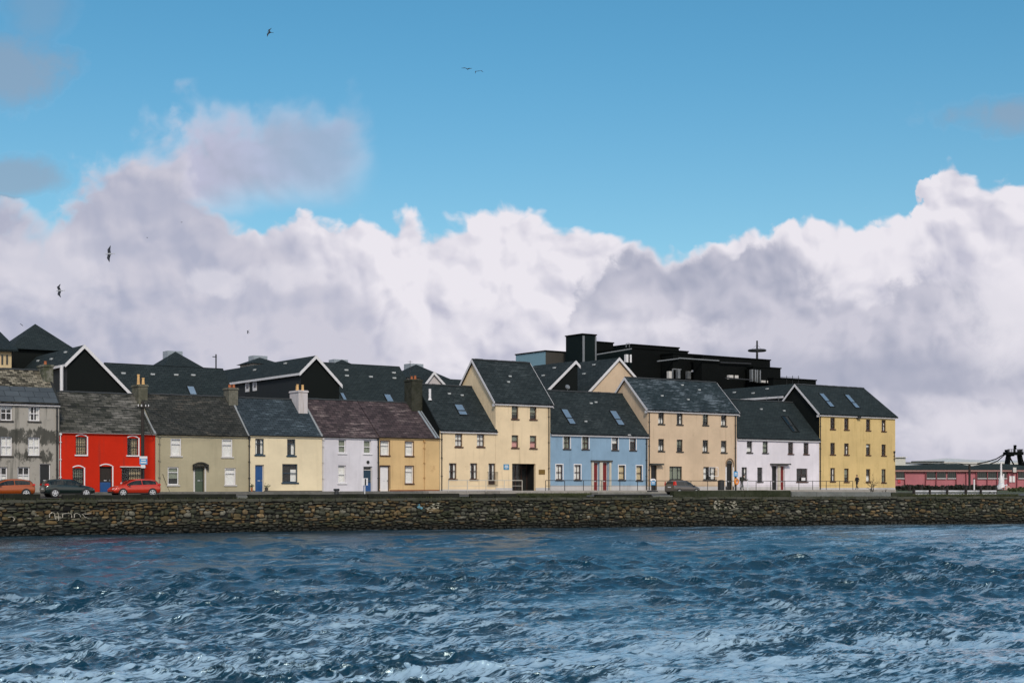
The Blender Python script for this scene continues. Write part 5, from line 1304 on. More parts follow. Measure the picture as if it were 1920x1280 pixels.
# dark portal tower with platform
tp = qplane(250); root = thing('portal_tower', 'black portal-shaped tower with railed platform at the right edge', 'tower')
q = MB(); bl = NB
def leg(xt, xb_, w0, w1):
    a = [tp(xt-w0, 853), tp(xt+w0, 853), tp(xb_+w1, 872.8), tp(xb_-w1, 872.8)]
    c = [p-v*.9 for p in a] + [p+v*.9 for p in a]; l = MB(); l.poly(c, [(3,2,1,0), (4,5,6,7), (0,1,5,4), (1,2,6,5), (2,3,7,6), (3,0,4,7)]); l.poly([p+Vector((0,0,0)) for p in (tp(xb_-w1,872.7,-.9), tp(xb_+w1,872.7,-.9), tp(xb_+w1,872.7,.9), tp(xb_-w1,872.7,.9), tp(xb_-w1,916,-.9), tp(xb_+w1,916,-.9), tp(xb_+w1,916,.9), tp(xb_-w1,916,.9))], [(0,1,5,4), (1,2,6,5), (2,3,7,6), (3,0,4,7)]); l.build('leg', bl, root)
leg(1891.0, 1888.0, 1.6, 2.2); leg(1911.5, 1915, 1.6, 2.3)
q = MB(); qbox(q, tp, 1885, 847, 1915, 852.8, -1.2, 1.2); qbox(q, tp, 1889, 852.9, 1899, 855, -.8, .8); q.build('beam', bl, root)
q = MB()
for x in (1886, 1889.5, 1893, 1896.5, 1900, 1903.5, 1907, 1910.5, 1914): qbox(q, tp, x-.25, 842.2, x+.25, 846.9, -1.1, -.95)
qbox(q, tp, 1886, 841.8, 1914.5, 842.5, -1.1, -.9); qbox(q, tp, 1886, 844.3, 1914.5, 844.8, -1.1, -.95); q.build('platform_rail', M['darkmetal'], root)
for x in (1887.5, 1912): q = MB(); qbox(q, tp, x-1.7, 842.6, x+1.7, 846.8, -.8, .6); q.build('platform_box', bl, root)
q = MB(); q.tube([tp(1902, 847), tp(1902, 834)], .16, 6); q.tube([tp(1902.5, 836), tp(1904.5, 837.5)], .3, 6); q.tube([tp(1902.5, 840), tp(1904.5, 841)], .3, 6); q.build('mast', bl, root)
q = MB(); q.tube([tp(1884, 850), tp(1868, 860), tp(1850, 865.5), tp(1832, 869)], .10, 4); q.tube([tp(1884, 852), tp(1870, 864), tp(1855, 870)], .09, 4); q.tube([tp(1893, 856), tp(1902, 873)], .12, 4); q.tube([tp(1914, 855), tp(1926, 880)], .1, 4); q.build('cable', bl, root)
# white mast and its companions
mp = qplane(196); root = thing('white_mast', 'tall white post with broad foot standing before the pink building', 'post')
q = MB(); q.tube([mp(1877, 912), mp(1877, 899), mp(1877, 890), mp(1877, 866)], [.42, .32, .15, .13], 10); q.build('post', M['white'], root)
q = MB(); qbox(q, mp, 1871.5, 865.5, 1881, 866.8, -.15, .15); q.build('crossbar', M['white'], root)
q = MB(); q.tube([mp(1881.5, 908), mp(1881.5, 888)], .10, 8); tag(q.build('thin_post', M['white']), 'thin white post right beside the tall white mast', 'post')
q = MB(); q.tube([mp(1826.5, 918), mp(1826.5, 898)], .11, 8); o = q.build('marker_post', M['white']); tag(o, 'short white marker post with dark top in front of the pink building', 'post')
q = MB(); q.tube([mp(1826.5, 898), mp(1826.5, 896)], .13, 8); q.build('cap', M['black'], o)
q = MB(); dp = qplane(205); q.tube([dp(1817.8, 917), dp(1817.8, 870)], .16, 8); q.tube([dp(1817.8, 871), dp(1790, 867), dp(1760, 869)], .03, 4)
tag(q.build('dark_pole', M['wood']), 'dark utility pole standing in front of the pink wall', 'pole')
# white dinghy and striped tent
bp_ = qplane(180); root = thing('dinghy', 'small upturned white boat resting on the grass at the right', 'boat')
q = MB(); n = 9; ring = []
for i in range(n+1):
    t = i/n; x = 1869+(1889-1869)*t; w = .75*math.sin(math.pi*min(1, t*1.15+.12))**.7 if t < .87 else .75*(1-t)*2.2
    yb = 917.5 - 8.5*t; ring.append((bp_(x, yb), max(.05, w)))
for (c, w), (c2, w2) in zip(ring, ring[1:]):
    def sec(c, w): return [c+v*w*math.cos(a)+Vector((0,0,.05+w*.75*math.sin(a))) for a in [k*math.pi/6 for k in range(7)]]
    A, B = sec(c, w), sec(c2, w2)
    for k in range(6): q.face([A[k], B[k], B[k+1], A[k+1]])
    q.face([A[0], A[6], B[6], B[0]])
q.build('hull', M['white'], root)
root = thing('striped_tent', 'small red and white striped tent beside the white boat', 'tent')
q = MB(); st = plain('stripe_red', (.50,.10,.10), .8)
n = 10
for i in range(n):
    t0, t1 = i/n, (i+1)/n; f = lambda t: 917 - (8.5*(1-abs(t*2-1)))
    xa, xb = 1882+20*t0, 1882+20*t1
    a = [bp_(xa, 918, .6), bp_(xb, 918, .6), bp_(xb, f(t1), .6), bp_(xa, f(t0), .6)]; q.face(a, mi=i % 2)
    q.face([p+v*2.2 for p in a][::-1], mi=i % 2); q.face([a[3], a[2], a[2]+v*2.2, a[3]+v*2.2], mi=i % 2)
q.build('canvas', [M['offwhite'], st], root)

# timber bollards along the quay and the pale rail behind them
bprot = None
for i, (x, yt, yb, w, lab) in enumerate(((1713.5,916,931,4.2,'first dark timber post right of the yellow house'), (1743.5,917,929,3.2,'second dark timber post from the yellow house'), (1776,910,929,3.4,'dark timber post in front of the three pink building windows'),
      (1811,909,929,4,'dark timber post just left of the dark utility pole'), (1839,910,929,3.5,'dark timber post right of the short marker post'), (1856,909,923,3.2,'dark timber post between marker post and boat'), (1866,909,922,5,'thick dark timber post left of the white boat'))):
    X = wx_at(x); a, b, _ = ray(x, 0); Y = wallY(X) + (.9 if i < 5 else 6); t = Y/b; X = t*a; zt = EYE+(HZ-yt)/F*t; zb = gz(X, Y)-.3; r = w*t/F/2
    c = MB(); c.box(X-r, X+r, Y-r, Y+r, zb, zt-.1); c.box(X-r*1.12, X+r*1.12, Y-r*1.12, Y+r*1.12, zt-.1, zt)
    tag(c.build('timber_post', M['wood'], bevel=.02), lab, 'post', 'timber posts along the quay edge')
for i, (x, lab) in enumerate(((1705,'tiny dark post near the yellow house corner on the far grass'), (1727,'tiny dark post between the first two timber posts'), (1768,'tiny dark post far back below the pink windows'), (1850,'tiny dark post far back near the boat'))):
    p = Q(x, 916, 175); c = MB(); c.box(p.x-.14, p.x+.14, p.y-.14, p.y+.14, 3.2, 4.0-.15); c.box(p.x-.17, p.x+.17, p.y-.17, p.y+.17, 3.85, 3.93); tag(c.build('small_post', M['wood']), lab, 'post', 'small dark posts on the far verge')
root = thing('quay_rail', 'pale grey double rail between the timber posts', 'rail')
q = MB(); rr_ = []
for x in (1714, 1744, 1776, 1811, 1839, 1868):
    X = wx_at(x); Y = wallY(X)+1.3; a, b, _ = ray(x, 0); t = Y/b; rr_.append((Vector((t*a, Y, EYE-t*(12.2)/F)), t))
for (p, t), (p2, t2) in zip(rr_, rr_[1:]): q.bar(p, p2, .10, .16); q.bar(p-Vector((0,0,.30)), p2-Vector((0,0,.30)), .08, .12)
q.build('rail', M['alloy'], root)
for i, (p, t) in enumerate(rr_): c = MB(); c.box(p.x-.06, p.x+.06, p.y+.06, p.y+.18, 2.9, p.z+.08); c.build('rail_post', M['metal'], root)

# far dark shrubbery strip at the foot of the pink building
def leafmass(name, label, boxes, n, col, seed, leaf=.22, cat='hedge', kind=None):
    r = random.Random(seed); q = MB()
    for _ in range(n):
        c = r.choice(boxes); p = Vector([r.uniform(c[0][k], c[1][k]) for k in range(3)]); s = leaf*r.uniform(.5, 1.4)
        a, b = Vector([r.gauss(0, 1) for _ in range(3)]).normalized()*s, Vector([r.gauss(0, 1) for _ in range(3)]).normalized()*s*.6
        q.face([p-a, p+b, p+a, p-b])
    o = q.build(name, plain(name+'_leaf', col, .8, var=.5, scale=1.5)); tag(o, label, cat, kind=kind); return o
def span(x0, x1, zc, h, dep, n=10, base=3.2):
    out = []
    for i in range(n):
        p = Q(x0+(x1-x0)*(i+.5)/n, 912, zc); hw = (x1-x0)/n*zc/F*.7; hh = h*random.Random(i*7+int(x0)).uniform(.5, 1)
        out.append((Vector((p.x-hw, p.y-dep, base)), Vector((p.x+hw, p.y+dep, base+hh))))
    return out
leafmass('hedge', 'low dark hedge along the foot of the pink building', span(1682, 1868, 214, .75, .7, 40), 5200, (.018,.022,.014), 3, .20)
leafmass('shrub', 'green shrub patch beside the striped tent at the right edge', span(1898, 1928, 178, .55, .8, 6), 700, (.05,.065,.02), 4, .16, 'shrub')

# ---------------------------------------------------------------- raised footpath and railings in front of the houses
def path(name, x0, x1, Y0, z, mat):
    q = MB(); Xa, Xb = XA(x0, Y0), XA(x1, Y0); q.box(Xa, Xb, Y0, D-.001, 2.9, z); o = q.build(name, mat, bevel=.02); return struct(o)
path('pavement', -90, 800, 117.2, 3.37, mossy('paving_concrete', (.16,.155,.145), (.07,.07,.06), .4))
path('pavement', 804, 936, 116.2, 3.375, mossy('paving_pale', (.36,.33,.30), (.2,.19,.17), .3))
path('pavement', 938, 1225, 113.6, 3.38, mossy('paving_pale', (.36,.33,.30), (.2,.19,.17), .3))
path('pavement', 1228, 1680, 115.8, 3.375, mossy('paving_pale', (.36,.33,.30), (.2,.19,.17), .3))
q = MB(); xa, xb = XA(1117, 112.6), XA(1232, 112.6); q.box(xa, xb, 112.2, 113.58, 2.8, 3.24); tag(q.build('loading_step', mossy('step_concrete', (.26,.25,.23), (.12,.12,.10), .5), bevel=.03), 'pale concrete step below the railing of the blue house', 'step')
def railing(label, x0, x1, Yr, ytop, n, mat, group='handrails on the footpath', zbase=3.37, mid=True, h=1.05, split=None):
    root = thing('railing', label, 'railing', (0, 0, 0), group=group)
    Xa, Xb = XA(x0, Yr), XA(x1, Yr); zt = zbase+h
    q = MB(); q.bar((Xa, Yr, zt), (Xb, Yr, zt), .06); q.build('top_rail', mat, root)
    if mid: q = MB(); q.bar((Xa, Yr, zbase+h*.48), (Xb, Yr, zbase+h*.48), .035); q.build('lower_rail', mat, root)
    pm = None
    for i in range(n+1):
        x = Xa+(Xb-Xa)*i/n
        if pm is None: q = MB(); q.bar((0, Yr, zbase-.1), (0, Yr, zt-.032), .05); pm = q.build('rail_post', mat, root); o = pm
        else: o = pm.copy(); COL.objects.link(o); o.parent = root
        o.location = (x, 0, 0)
    return root
railing('pale painted handrail in front of the low cream house', 841, 979, 115.6, 902, 4, M['palerail'])
railing('dark handrail in front of the blue house', 1023, 1228, 114.0, 899, 6, M['darkmetal'])
railing('dark handrail in front of the beige house', 1231, 1388, 117.0, 899, 5, M['darkmetal'])
railing('dark handrail running from the white house to the yellow house', 1390, 1599, 117.0, 899, 8, M['darkmetal'])

# ---------------------------------------------------------------- street furniture
def pole_at(x, Y, ytop, r, name, label, cat, mat, zb=None):
    a, b, _ = ray(x, 0); t = Y/b; X = t*a; zb = gz(X, Y) if zb is None else zb; zt = EYE+(HZ-ytop)/F*t
    root = thing(name, label, cat); q = MB(); q.tube([(X, Y, zb-.1), (X, Y, zt)], r if isinstance(r, list) else [r, r*.8], 10); q.build('post', mat, root)
    return root, X, Y, zb, zt
def board(root, X, Y, zc, t, x0, y0, x1, y1, mat, marks=None, name='sign_plate', rows=None):
    """flat plate facing the river at column x0..x1, rows y0..y1"""
    w = t/F; a = X+(x0)*w/ CA; 
    return None
def plate(root, Y, x0, y0, x1, y1, mat, name='sign_plate', marks=None, mcol='white', th=.03):
    a, b = P(x0, y1, Y), P(x1, y0, Y); q = MB(); q.box(a.x, b.x, Y-th, Y, a.z, b.z); o = q.build(name, mat, root)
    if marks:
        q = MB()
        for u0, u1, v0, v1 in marks: q.box(a.x+(b.x-a.x)*u0, a.x+(b.x-a.x)*u1, Y-th-.01, Y-th-.001, a.z+(b.z-a.z)*v0, a.z+(b.z-a.z)*v1)
        q.build('lettering', M[mcol], o)
    return o
SB = plain('sign_sky_blue', (.06,.30,.58), .4)
tp_, X_, Y_, zb_, zt_ = pole_at(267.5, 116.3, 752, [.17, .13], 'telegraph_pole', 'tall dark wooden telegraph pole in front of the red house', 'pole', M['wood'])
TZ = zt_
q = MB(); q.bar((X_-.55, Y_-.18, zt_-.5), (X_+.55, Y_-.18, zt_-.5), .10); q.build('crossarm', M['wood'], tp_)
for s in (-.45, -.15, .2, .45): q = MB(); q.tube([(X_+s, Y_-.18, zt_-.45), (X_+s, Y_-.18, zt_-.28)], .04, 6); q.build('insulator', M['white'], tp_)
q = MB()
def sag(a, b, s, n=14): return [Vector(a).lerp(Vector(b), i/n) + Vector((0, 0, -s*4*(i/n)*(1-i/n))) for i in range(n+1)]
for ab in ((( X_, Y_, zt_-.6), (-60, 117, 12.2), .5), ((X_, Y_, zt_-.9), (XA(288,D), D-.05, ZA(288, 824, D)), .1), ((X_, Y_, zt_-.5), (XA(430, D), D-.1, ZA(430, 812, D)), .5)): q.tube(sag(*ab), .022, 4, cap=False)
q.build('wire', M['black'], tp_)
ps, X_, Y_, zb_, zt_ = pole_at(269, 115.2, 852, .04, 'sign_post', 'bus-stop style sign with blue and white panel before the red house', 'sign', M['darkmetal'])
plate(ps, 115.1, 261.5, 855, 276, 870, SB, 'sign_panel', [(.12,.88,.15,.30), (.2,.8,.45,.60)]); plate(ps, 115.08, 261.5, 855, 276, 859.5, M['white'], 'top_strip'); plate(ps, 115.08, 264, 871, 272, 877, M['white'], 'lower_plate')
a, b, _ = ray(684, 0); Yp = wallY(wx_at(684))+1.0
wp, X_, Y_, zb_, zt_ = pole_at(684, Yp, 896, .05, 'sign_post', 'white square sign seen from behind on a white post by the lavender house', 'sign', M['white'], 2.8)
plate(wp, Yp-.07, 677.5, 896, 689.5, 909.5, M['white'], 'sign_back'); q = MB(); q.box(X_-.06, X_+.06, Yp-.14, Yp-.101, ZA(684, 909, Yp), ZA(684, 897, Yp)); q.build('bracket', M['darkmetal'], wp)
q = MB(); q.tube([(X_, Yp, 2.79), (X_, Yp, 3.0)], [.14, .09], 10); q.build('foot', M['white'], wp)
lb, X_, Y_, zb_, zt_ = pole_at(1379.5, 112.5, 881, .09, 'life_ring_post', 'dark post with small blue sign and orange life ring holder beside the walker', 'life ring', M['darkmetal'])
plate(lb, 112.38, 1375.5, 883.5, 1383, 893, SB, 'sign_panel', [(.2,.8,.6,.75), (.15,.85,.3,.45)])
c = P(1381, 902.5, 112.3); q = MB(); n = 16; q.tube([(c.x+.27*math.cos(2*math.pi*i/n), c.y, c.z+.29*math.sin(2*math.pi*i/n)) for i in range(n+1)], .085, 8, cap=False); q.box(c.x-.07, c.x+.07, c.y+.09, c.y+.14, c.z-.25, c.z+.25); q.build('life_ring', plain('life_ring_orange', (.75,.24,.03), .5), lb)
mk, X_, Y_, zb_, zt_ = pole_at(1224, 112.9, 903, .05, 'information_stand', 'short stand with white-topped blue panel at the corner of the blue house', 'sign', M['darkmetal'], 3.25)
plate(mk, 112.78, 1220, 901, 1228.5, 909, SB, 'panel', [(.15,.85,.55,.75), (.15,.85,.25,.4)]); c = P(1224.3, 899.5, 112.85); q = MB(); n = 8; q.tube([(c.x-.30, c.y, c.z-.12), (c.x-.2, c.y, c.z+.02), (c.x+.2, c.y, c.z+.02), (c.x+.30, c.y, c.z-.12)], .13, 8); q.build('hood', M['white'], mk)
q = MB(); q.box(X_-.45, X_+.45, 112.6, 113.3, 3.245, 3.36); q.build('base', M['darkmetal'], mk)
Yp = wallY(wx_at(1402))+.75
tw, X_, Y_, zb_, zt_ = pole_at(1402, Yp, 899.5, .055, 'tap_post', 'slim white post with short arm standing on the tall mossy parapet', 'post', M['white'], 2.8)
q = MB(); q.bar((X_, Yp, zt_-.65), (X_+.35, Yp, zt_-.65), .07); q.build('arm', M['white'], tw); q = MB(); q.box(X_-.22, X_+.05, Yp-.06, Yp+.06, 3.0, 3.25); q.build('foot', M['white'], tw)
# litter bin, mooring bollard, planters
def lathe(name, prof, X, Y, Z, mat, parent=None, n=16):
    q = MB(); q.tube([(X, Y, Z+z) for r, z in prof], [r for r, z in prof], n); return q.build(name, mat, parent)
c = P(1352, 915, 116.3); lb_ = thing('litter_bin', 'dark round-topped litter bin in front of the beige house', 'bin')
lathe('body', [(.34,0),(.37,.1),(.37,.95)], c.x, 116.3, 3.37, M['darkmetal'], lb_); lathe('lid', [(.40,.955),(.40,1.02),(.30,1.12),(.12,1.16)], c.x, 116.3, 3.37, M['black'], lb_)
Yp = wallY(wx_at(631))+.55; X_ = wx_at(631)*1.0; a, b, _ = ray(631, 0); X_ = Yp/b*a
mb_ = thing('mooring_bollard', 'squat dark iron mooring bollard on the quay by the lavender house', 'bollard')
lathe('shaft', [(.24,0),(.20,.08),(.19,.28)], X_, Yp, 2.83+.33, M['darkmetal'], mb_); lathe('head', [(.19,.285),(.27,.34),(.28,.44),(.22,.48)], X_, Yp, 2.83+.33, M['darkmetal'], mb_)
for x, r, lab, colr in ((472, .10, 'small pot left of the blue door', 'terracotta'), (499.5, .17, 'pot plant right of the blue door', 'sillg')):
    pp = thing('plant_pot', lab, 'plant pot'); c = P(x, 918, D-.5)
    lathe('pot', [(r*.7,0),(r,.35),(r*1.1,.37)], c.x, D-.5, 3.37, M[colr], pp)
    q = MB(); rn = random.Random(int(x))
    for _ in range(60):
        p = Vector((c.x+rn.gauss(0,r*.8), D-.5+rn.gauss(0,r*.8), 3.78+abs(rn.gauss(0,.13)))); a_ = Vector([rn.gauss(0,1) for _ in range(3)]).normalized()*.07; b_ = Vector([rn.gauss(0,1) for _ in range(3)]).normalized()*.04; q.face([p-a_, p+b_, p+a_, p-b_])
    q.build('foliage', plain('pot_leaf', (.04,.06,.02), .8), pp)
# bare shrub growing from the parapet
def shrub(label, x, y, Y, h, seed, spread=.8):
    r = random.Random(seed); root = thing('bare_shrub', label, 'shrub'); q = MB(); c = P(x, y, Y)
    def grow(p, d, L, rad, lev):
        e = p + d*L; mid = p + d*L*.5 + Vector([r.gauss(0, .04) for _ in range(3)]); q.tube([p, mid, e], [rad, rad*.8, rad*.6], 4)
        if lev:
            for _ in range(r.choice((2, 3))): grow(e if r.random() < .6 else mid, (d + Vector([r.gauss(0, .45) for _ in range(3)])).normalized(), L*r.uniform(.55, .8), rad*.6, lev-1)
    for _ in range(7): grow(Vector((c.x+r.gauss(0,.2), Y, c.z)), (Vector((r.gauss(0,spread*.7), r.gauss(0,.3), 1))).normalized(), h*r.uniform(.3,.5), .03, 3)
    q.build('twigs', plain('twig', (.045,.035,.022), .9), root)
    return root
Ys = wallY(wx_at(1632))+.6
shrub('bare twiggy shrub rising from the parapet in front of the yellow house', 1634, 925, Ys, 1.7, 4)
shrub('low tangle of bare twigs on the parapet right of the twiggy shrub', 1655, 928, Ys-.3, .7, 8, 1.6)
r_ = random.Random(12)
def grasstuft(name, label, x0, x1, n, hmax, seed, yo=.0, zo=QTOP+.02):
    r = random.Random(seed); q = MB()
    for _ in range(n):
        x = r.uniform(x0, x1); X = wx_at_fast(x); Y = wallY(X)+yo+r.uniform(-.08, .35); h = hmax*r.uniform(.3, 1)
        d = Vector((r.gauss(0, .35), r.gauss(0, .3)-.1, 1)); p = Vector((X, Y, zo)); w = Vector((.025, 0, 0))
        q.face([p-w, p+w, p+d*h*.6+w*.6, p+d*h, p+d*h*.6-w*.6])
    o = q.build(name, plain('verge_grass', (.055,.065,.020), .9, var=.5, scale=.6)); tag(o, label, 'grass', kind='stuff'); return o
_wx = {x: None for x in range(-40, 1960, 20)}
def wx_at_fast(x):
    k = int(x//20)*20; 
    for j in (k, k+20):
        if _wx.get(j) is None: _wx[j] = wx_at(j)
    return _wx[k] + (_wx[k+20]-_wx[k])*(x-k)/20
grasstuft('grass', 'rough grass growing along the coping of the quay wall', 0, 1915, 1000, .16, 3, yo=-.04)
grasstuft('grass', 'longer grass on the ragged parapet between cream and blue houses', 970, 1110, 900, .30, 5, yo=.1, zo=QTOP+.22)
grasstuft('grass', 'long green grass on the quay top at the far right', 1685, 1915, 2600, .32, 6, yo=.2, zo=QTOP+.03)

# ---------------------------------------------------------------- cars
HATCH = dict(L=4.06, st=[(-2.03,.45,.74,.78,.74,.66),(-1.97,.30,.88,.98,.81,.68),(-1.82,.26,.96,1.20,.84,.61),(-1.58,.25,.98,1.37,.86,.58),(-1.1,.24,.965,1.445,.87,.57),(-.5,.23,.945,1.46,.87,.58),(.1,.23,.925,1.43,.87,.58),
   (.5,.23,.915,1.30,.87,.60),(.9,.24,.905,1.07,.87,.66),(1.12,.24,.89,.95,.865,.70),(1.5,.25,.83,.87,.85,.70),(1.8,.28,.73,.77,.82,.66),(1.97,.34,.60,.62,.74,.60),(2.03,.42,.50,.52,.62,.52)],
   wh=(-1.28, 1.22), r=.315, gl=(-1.62, .86), pil=-.42, ws=(.16, .98), rw=(-1.90, -1.62))
MPV = dict(L=4.08, st=[(-2.04,.40,.95,1.00,.76,.68),(-2.0,.28,1.0,1.15,.82,.68),(-1.94,.26,1.02,1.36,.84,.64),(-1.82,.25,1.02,1.50,.85,.60),(-1.2,.24,1.0,1.55,.86,.59),(-.5,.23,.98,1.55,.86,.60),(.1,.23,.96,1.52,.86,.60),
   (.55,.23,.95,1.38,.86,.61),(1.0,.24,.93,1.12,.86,.66),(1.25,.24,.91,.98,.86,.70),(1.6,.26,.82,.87,.84,.70),(1.85,.29,.72,.76,.81,.66),(1.98,.34,.60,.62,.74,.60),(2.04,.42,.50,.52,.62,.52)],
   wh=(-1.33, 1.27), r=.31, gl=(-1.70, .95), pil=-.35, ws=(.18, 1.05), rw=(-2.0, -1.85))
def car(label, paint, spec, X, Y, rz, scale=1.0, scheme=None, black_rear=False):
    root = thing('parked_car', label, 'car', (X, Y, gz(X, Y)+.01), rz, 'cars parked on the quay'); st = np.array(spec['st'])
    S = lambda x: [float(np.interp(x, st[:, 0], st[:, k])) for k in range(1, 6)]
    xs = sorted(set(np.linspace(st[0, 0], st[-1, 0], 46).tolist() + st[:, 0].tolist()))
    def ring(x):
        zl, zb, zt, hw, ht = S(x); half = [(0, zl), (hw*.80, zl), (hw*.97, zl+.10), (hw, (zl+zb)*.5), (hw*.995, zl+(zb-zl)*.72), (hw*.965, zb), (ht+(hw-ht)*.05, zt-.07 if zt-zb > .12 else zt-.02), (ht*.80, zt-.01), (0, zt+.012)]
        return [(x, y, z) for y, z in half] + [(x, -y, z) for y, z in half[-2:0:-1]]
    v = []; f = []
    for x in xs: v += ring(x)
    n = len(ring(0))
    for i in range(len(xs)-1):
        for j in range(n): f.append((i*n+j, (i+1)*n+j, (i+1)*n+(j+1) % n, i*n+(j+1) % n))
    f.append(tuple(range(n))); f.append(tuple(range((len(xs)-1)*n, len(xs)*n))[::-1])
    me = bpy.data.meshes.new('body'); me.from_pydata(v, [], f); me.materials.append(paint)
    for p in me.polygons: p.use_smooth = len(p.vertices) == 4
    o = bpy.data.objects.new('body', me); COL.objects.link(o); o.parent = root
    def sidept(x, t, s, off=.012):
        zl, zb, zt, hw, ht = S(x); zt2 = zt-.07; z = zb+(zt2-zb)*t; y = hw*.965+(ht+(hw-ht)*.05-hw*.965)*t
        return (x, s*(y+off), z)
    for s in (-1, 1):
        for a, b, nm in ((spec['gl'][0], spec['pil']-.03, 'rear_side_window'), (spec['pil']+.03, spec['gl'][1], 'front_side_window')):
            q = MB(); N = 10
            for i in range(N):
                x0 = a+(b-a)*i/N; x1 = a+(b-a)*(i+1)/N
                tt = lambda x: .90 if S(x)[2]-S(x)[1] > .25 else .8
                q.face([sidept(x0, .08, s), sidept(x1, .08, s), sidept(x1, tt(x1), s), sidept(x0, tt(x0), s)])
            q.build(nm, M['carglass'], root)
    for (a, b), nm in ((spec['ws'], 'windscreen'), (spec['rw'], 'rear_window')):
        q = MB(); N = 8
        for i in range(N):
            x0 = a+(b-a)*i/N; x1 = a+(b-a)*(i+1)/N; z0, z1 = S(x0), S(x1)
            q.face([(x0, -z0[4]*.86, z0[2]+.014), (x1, -z1[4]*.86, z1[2]+.014), (x1, 0, z1[2]+.03), (x0, 0, z0[2]+.03)]); q.face([(x0, 0, z0[2]+.03), (x1, 0, z1[2]+.03), (x1, z1[4]*.86, z1[2]+.014), (x0, z0[4]*.86, z0[2]+.014)])
        q.build(nm, M['carglass'], root)
    for s in (-1, 1):
        for x in spec['wh']:
            hw = S(x)[3]; r = spec['r']
            a = MB(); a.tube([(x, s*(hw-.25), r+.02), (x, s*(hw+.006), r+.02)], r+.055, 20); a.build('wheel_arch', M['rubber'], root)
            w = MB(); w.tube([(x, s*(hw-.19), r), (x, s*(hw-.17), r), (x, s*(hw-.0), r), (x, s*(hw+.018), r)], [r*.94, r, r, r*.93], 22); wo = w.build('wheel', M['rubber'], root, smooth=False)
            m = MB(); yy = s*(hw+.020); m.tube([(x, yy, r), (x, yy+s*.006, r)], r*.20, 10)
            for k in range(5):
                t = 2*math.pi*k/5+.3; c_, s_ = math.cos(t), math.sin(t); px, pz = -s_, c_
                m.poly([(x+c_*r*.12+px*r*.16, yy, r+s_*r*.12+pz*r*.16), (x+c_*r*.12-px*r*.16, yy, r+s_*r*.12-pz*r*.16), (x+c_*r*.70-px*r*.13, yy, r+s_*r*.70-pz*r*.13), (x+c_*r*.70+px*r*.13, yy, r+s_*r*.70+pz*r*.13),
                        (x+c_*r*.12+px*r*.16, yy+s*.012, r+s_*r*.12+pz*r*.16), (x+c_*r*.12-px*r*.16, yy+s*.012, r+s_*r*.12-pz*r*.16), (x+c_*r*.70-px*r*.13, yy+s*.012, r+s_*r*.70-pz*r*.13), (x+c_*r*.70+px*r*.13, yy+s*.012, r+s_*r*.70+pz*r*.13)],
                       [(0,1,2,3), (7,6,5,4), (0,4,5,1), (1,5,6,2), (2,6,7,3), (3,7,4,0)])
            N = 20
            for k in range(N):
                t0, t1 = 2*math.pi*k/N, 2*math.pi*(k+1)/N
                m.face([(x+math.cos(t)*rr_, yy+s*.004, r+math.sin(t)*rr_) for t, rr_ in ((t0, r*.66), (t1, r*.66), (t1, r*.78), (t0, r*.78))])
            m.build('rim', M['alloy'], wo)
        xe = st[-1, 0]; q = MB()
        pts = [(xe-.42, s*(S(xe-.42)[3]*.97+.012), .72), (xe-.16, s*(S(xe-.16)[3]+.012), .60), (xe-.16, s*(S(xe-.16)[3]*.94+.012), .66), (xe-.40, s*(S(xe-.40)[3]*.93+.014), .80)]
        q.face(pts); q.face([(xe-.16, s*.76, .60), (xe-.03, s*.50, .60), (xe-.05, s*.48, .68), (xe-.16, s*.74, .69)]); q.build('headlight', M['lamp_clear'], root)
        xr = st[0, 0]; q = MB(); zt = .92 if spec is HATCH else 1.05; zh = .16 if spec is HATCH else .42
        def hz(x, z): return S(x)[3]*(.985 if z < S(x)[1] else .90)
        q.face([(xr-.012, s*.60, zt-.02), (xr+.02, s*.83, zt), (xr+.05, s*.80, zt+zh), (xr+.0, s*.64, zt+zh)]); q.face([(xr+.02, s*.835, zt), (xr+.28, s*(.875), zt+.02), (xr+.22, s*.84, zt+zh), (xr+.05, s*.80, zt+zh)])
        q.build('tail_light', M['lamp_red'], root)
        q = MB(); zb = S(spec['gl'][1]-.05); y = zb[3]+.05; q.box(spec['gl'][1]-.20, spec['gl'][1]-.02, s*y, s*(y+.16), .93, 1.05); q.build('wing_mirror', M['black'] , root, bevel=.02)
    q = MB(); q.box(xr-.02, xr+.04, -.26, .26, .60 if spec is HATCH else .78, .71 if spec is HATCH else .89); q.build('number_plate', M['white'], root)
    q = MB(); q.box(xe-.30, xe+.012, -.50, .50, .30, .42); q.build('grille', M['rubber'], root)
    q = MB(); q.box(spec['wh'][0]+.42, spec['wh'][1]-.42, -.885, .885, .22, .31); q.build('side_skirt', M['rubber'], root)
    return root
def carpaint(name, col): 
    m, nt, b = newmat(name); b.inputs['Base Color'].default_value = (*col, 1); b.inputs['Roughness'].default_value = .28; b.inputs['Coat Weight'].default_value = .7; b.inputs['Coat Roughness'].default_value = .06; b.inputs['Metallic'].default_value = .15
    return m
def carpos(x, Y): a, b, _ = ray(x, 0); return Y/b*a
car('dark green hatchback parked in front of the red house', carpaint('paint_dark_green', (.012,.022,.020)), HATCH, carpos(127, 113.6), 113.6, 0)
car('bright red hatchback parked by the sign, facing left', carpaint('paint_red', (.55,.035,.012)), HATCH, carpos(251, 113.7), 113.7, math.pi)
car('orange copper hatchback cut off by the left edge', carpaint('paint_copper', (.36,.075,.012)), HATCH, carpos(12, 113.6), 113.6, math.pi)
sc_ = car('silver beige car seen from behind, half hidden by the mossy parapet', carpaint('paint_silver_beige', (.10,.088,.080)), MPV, carpos(1280, 106.5), 106.5, R(2)); sc_.scale = (.90, .90, .90)

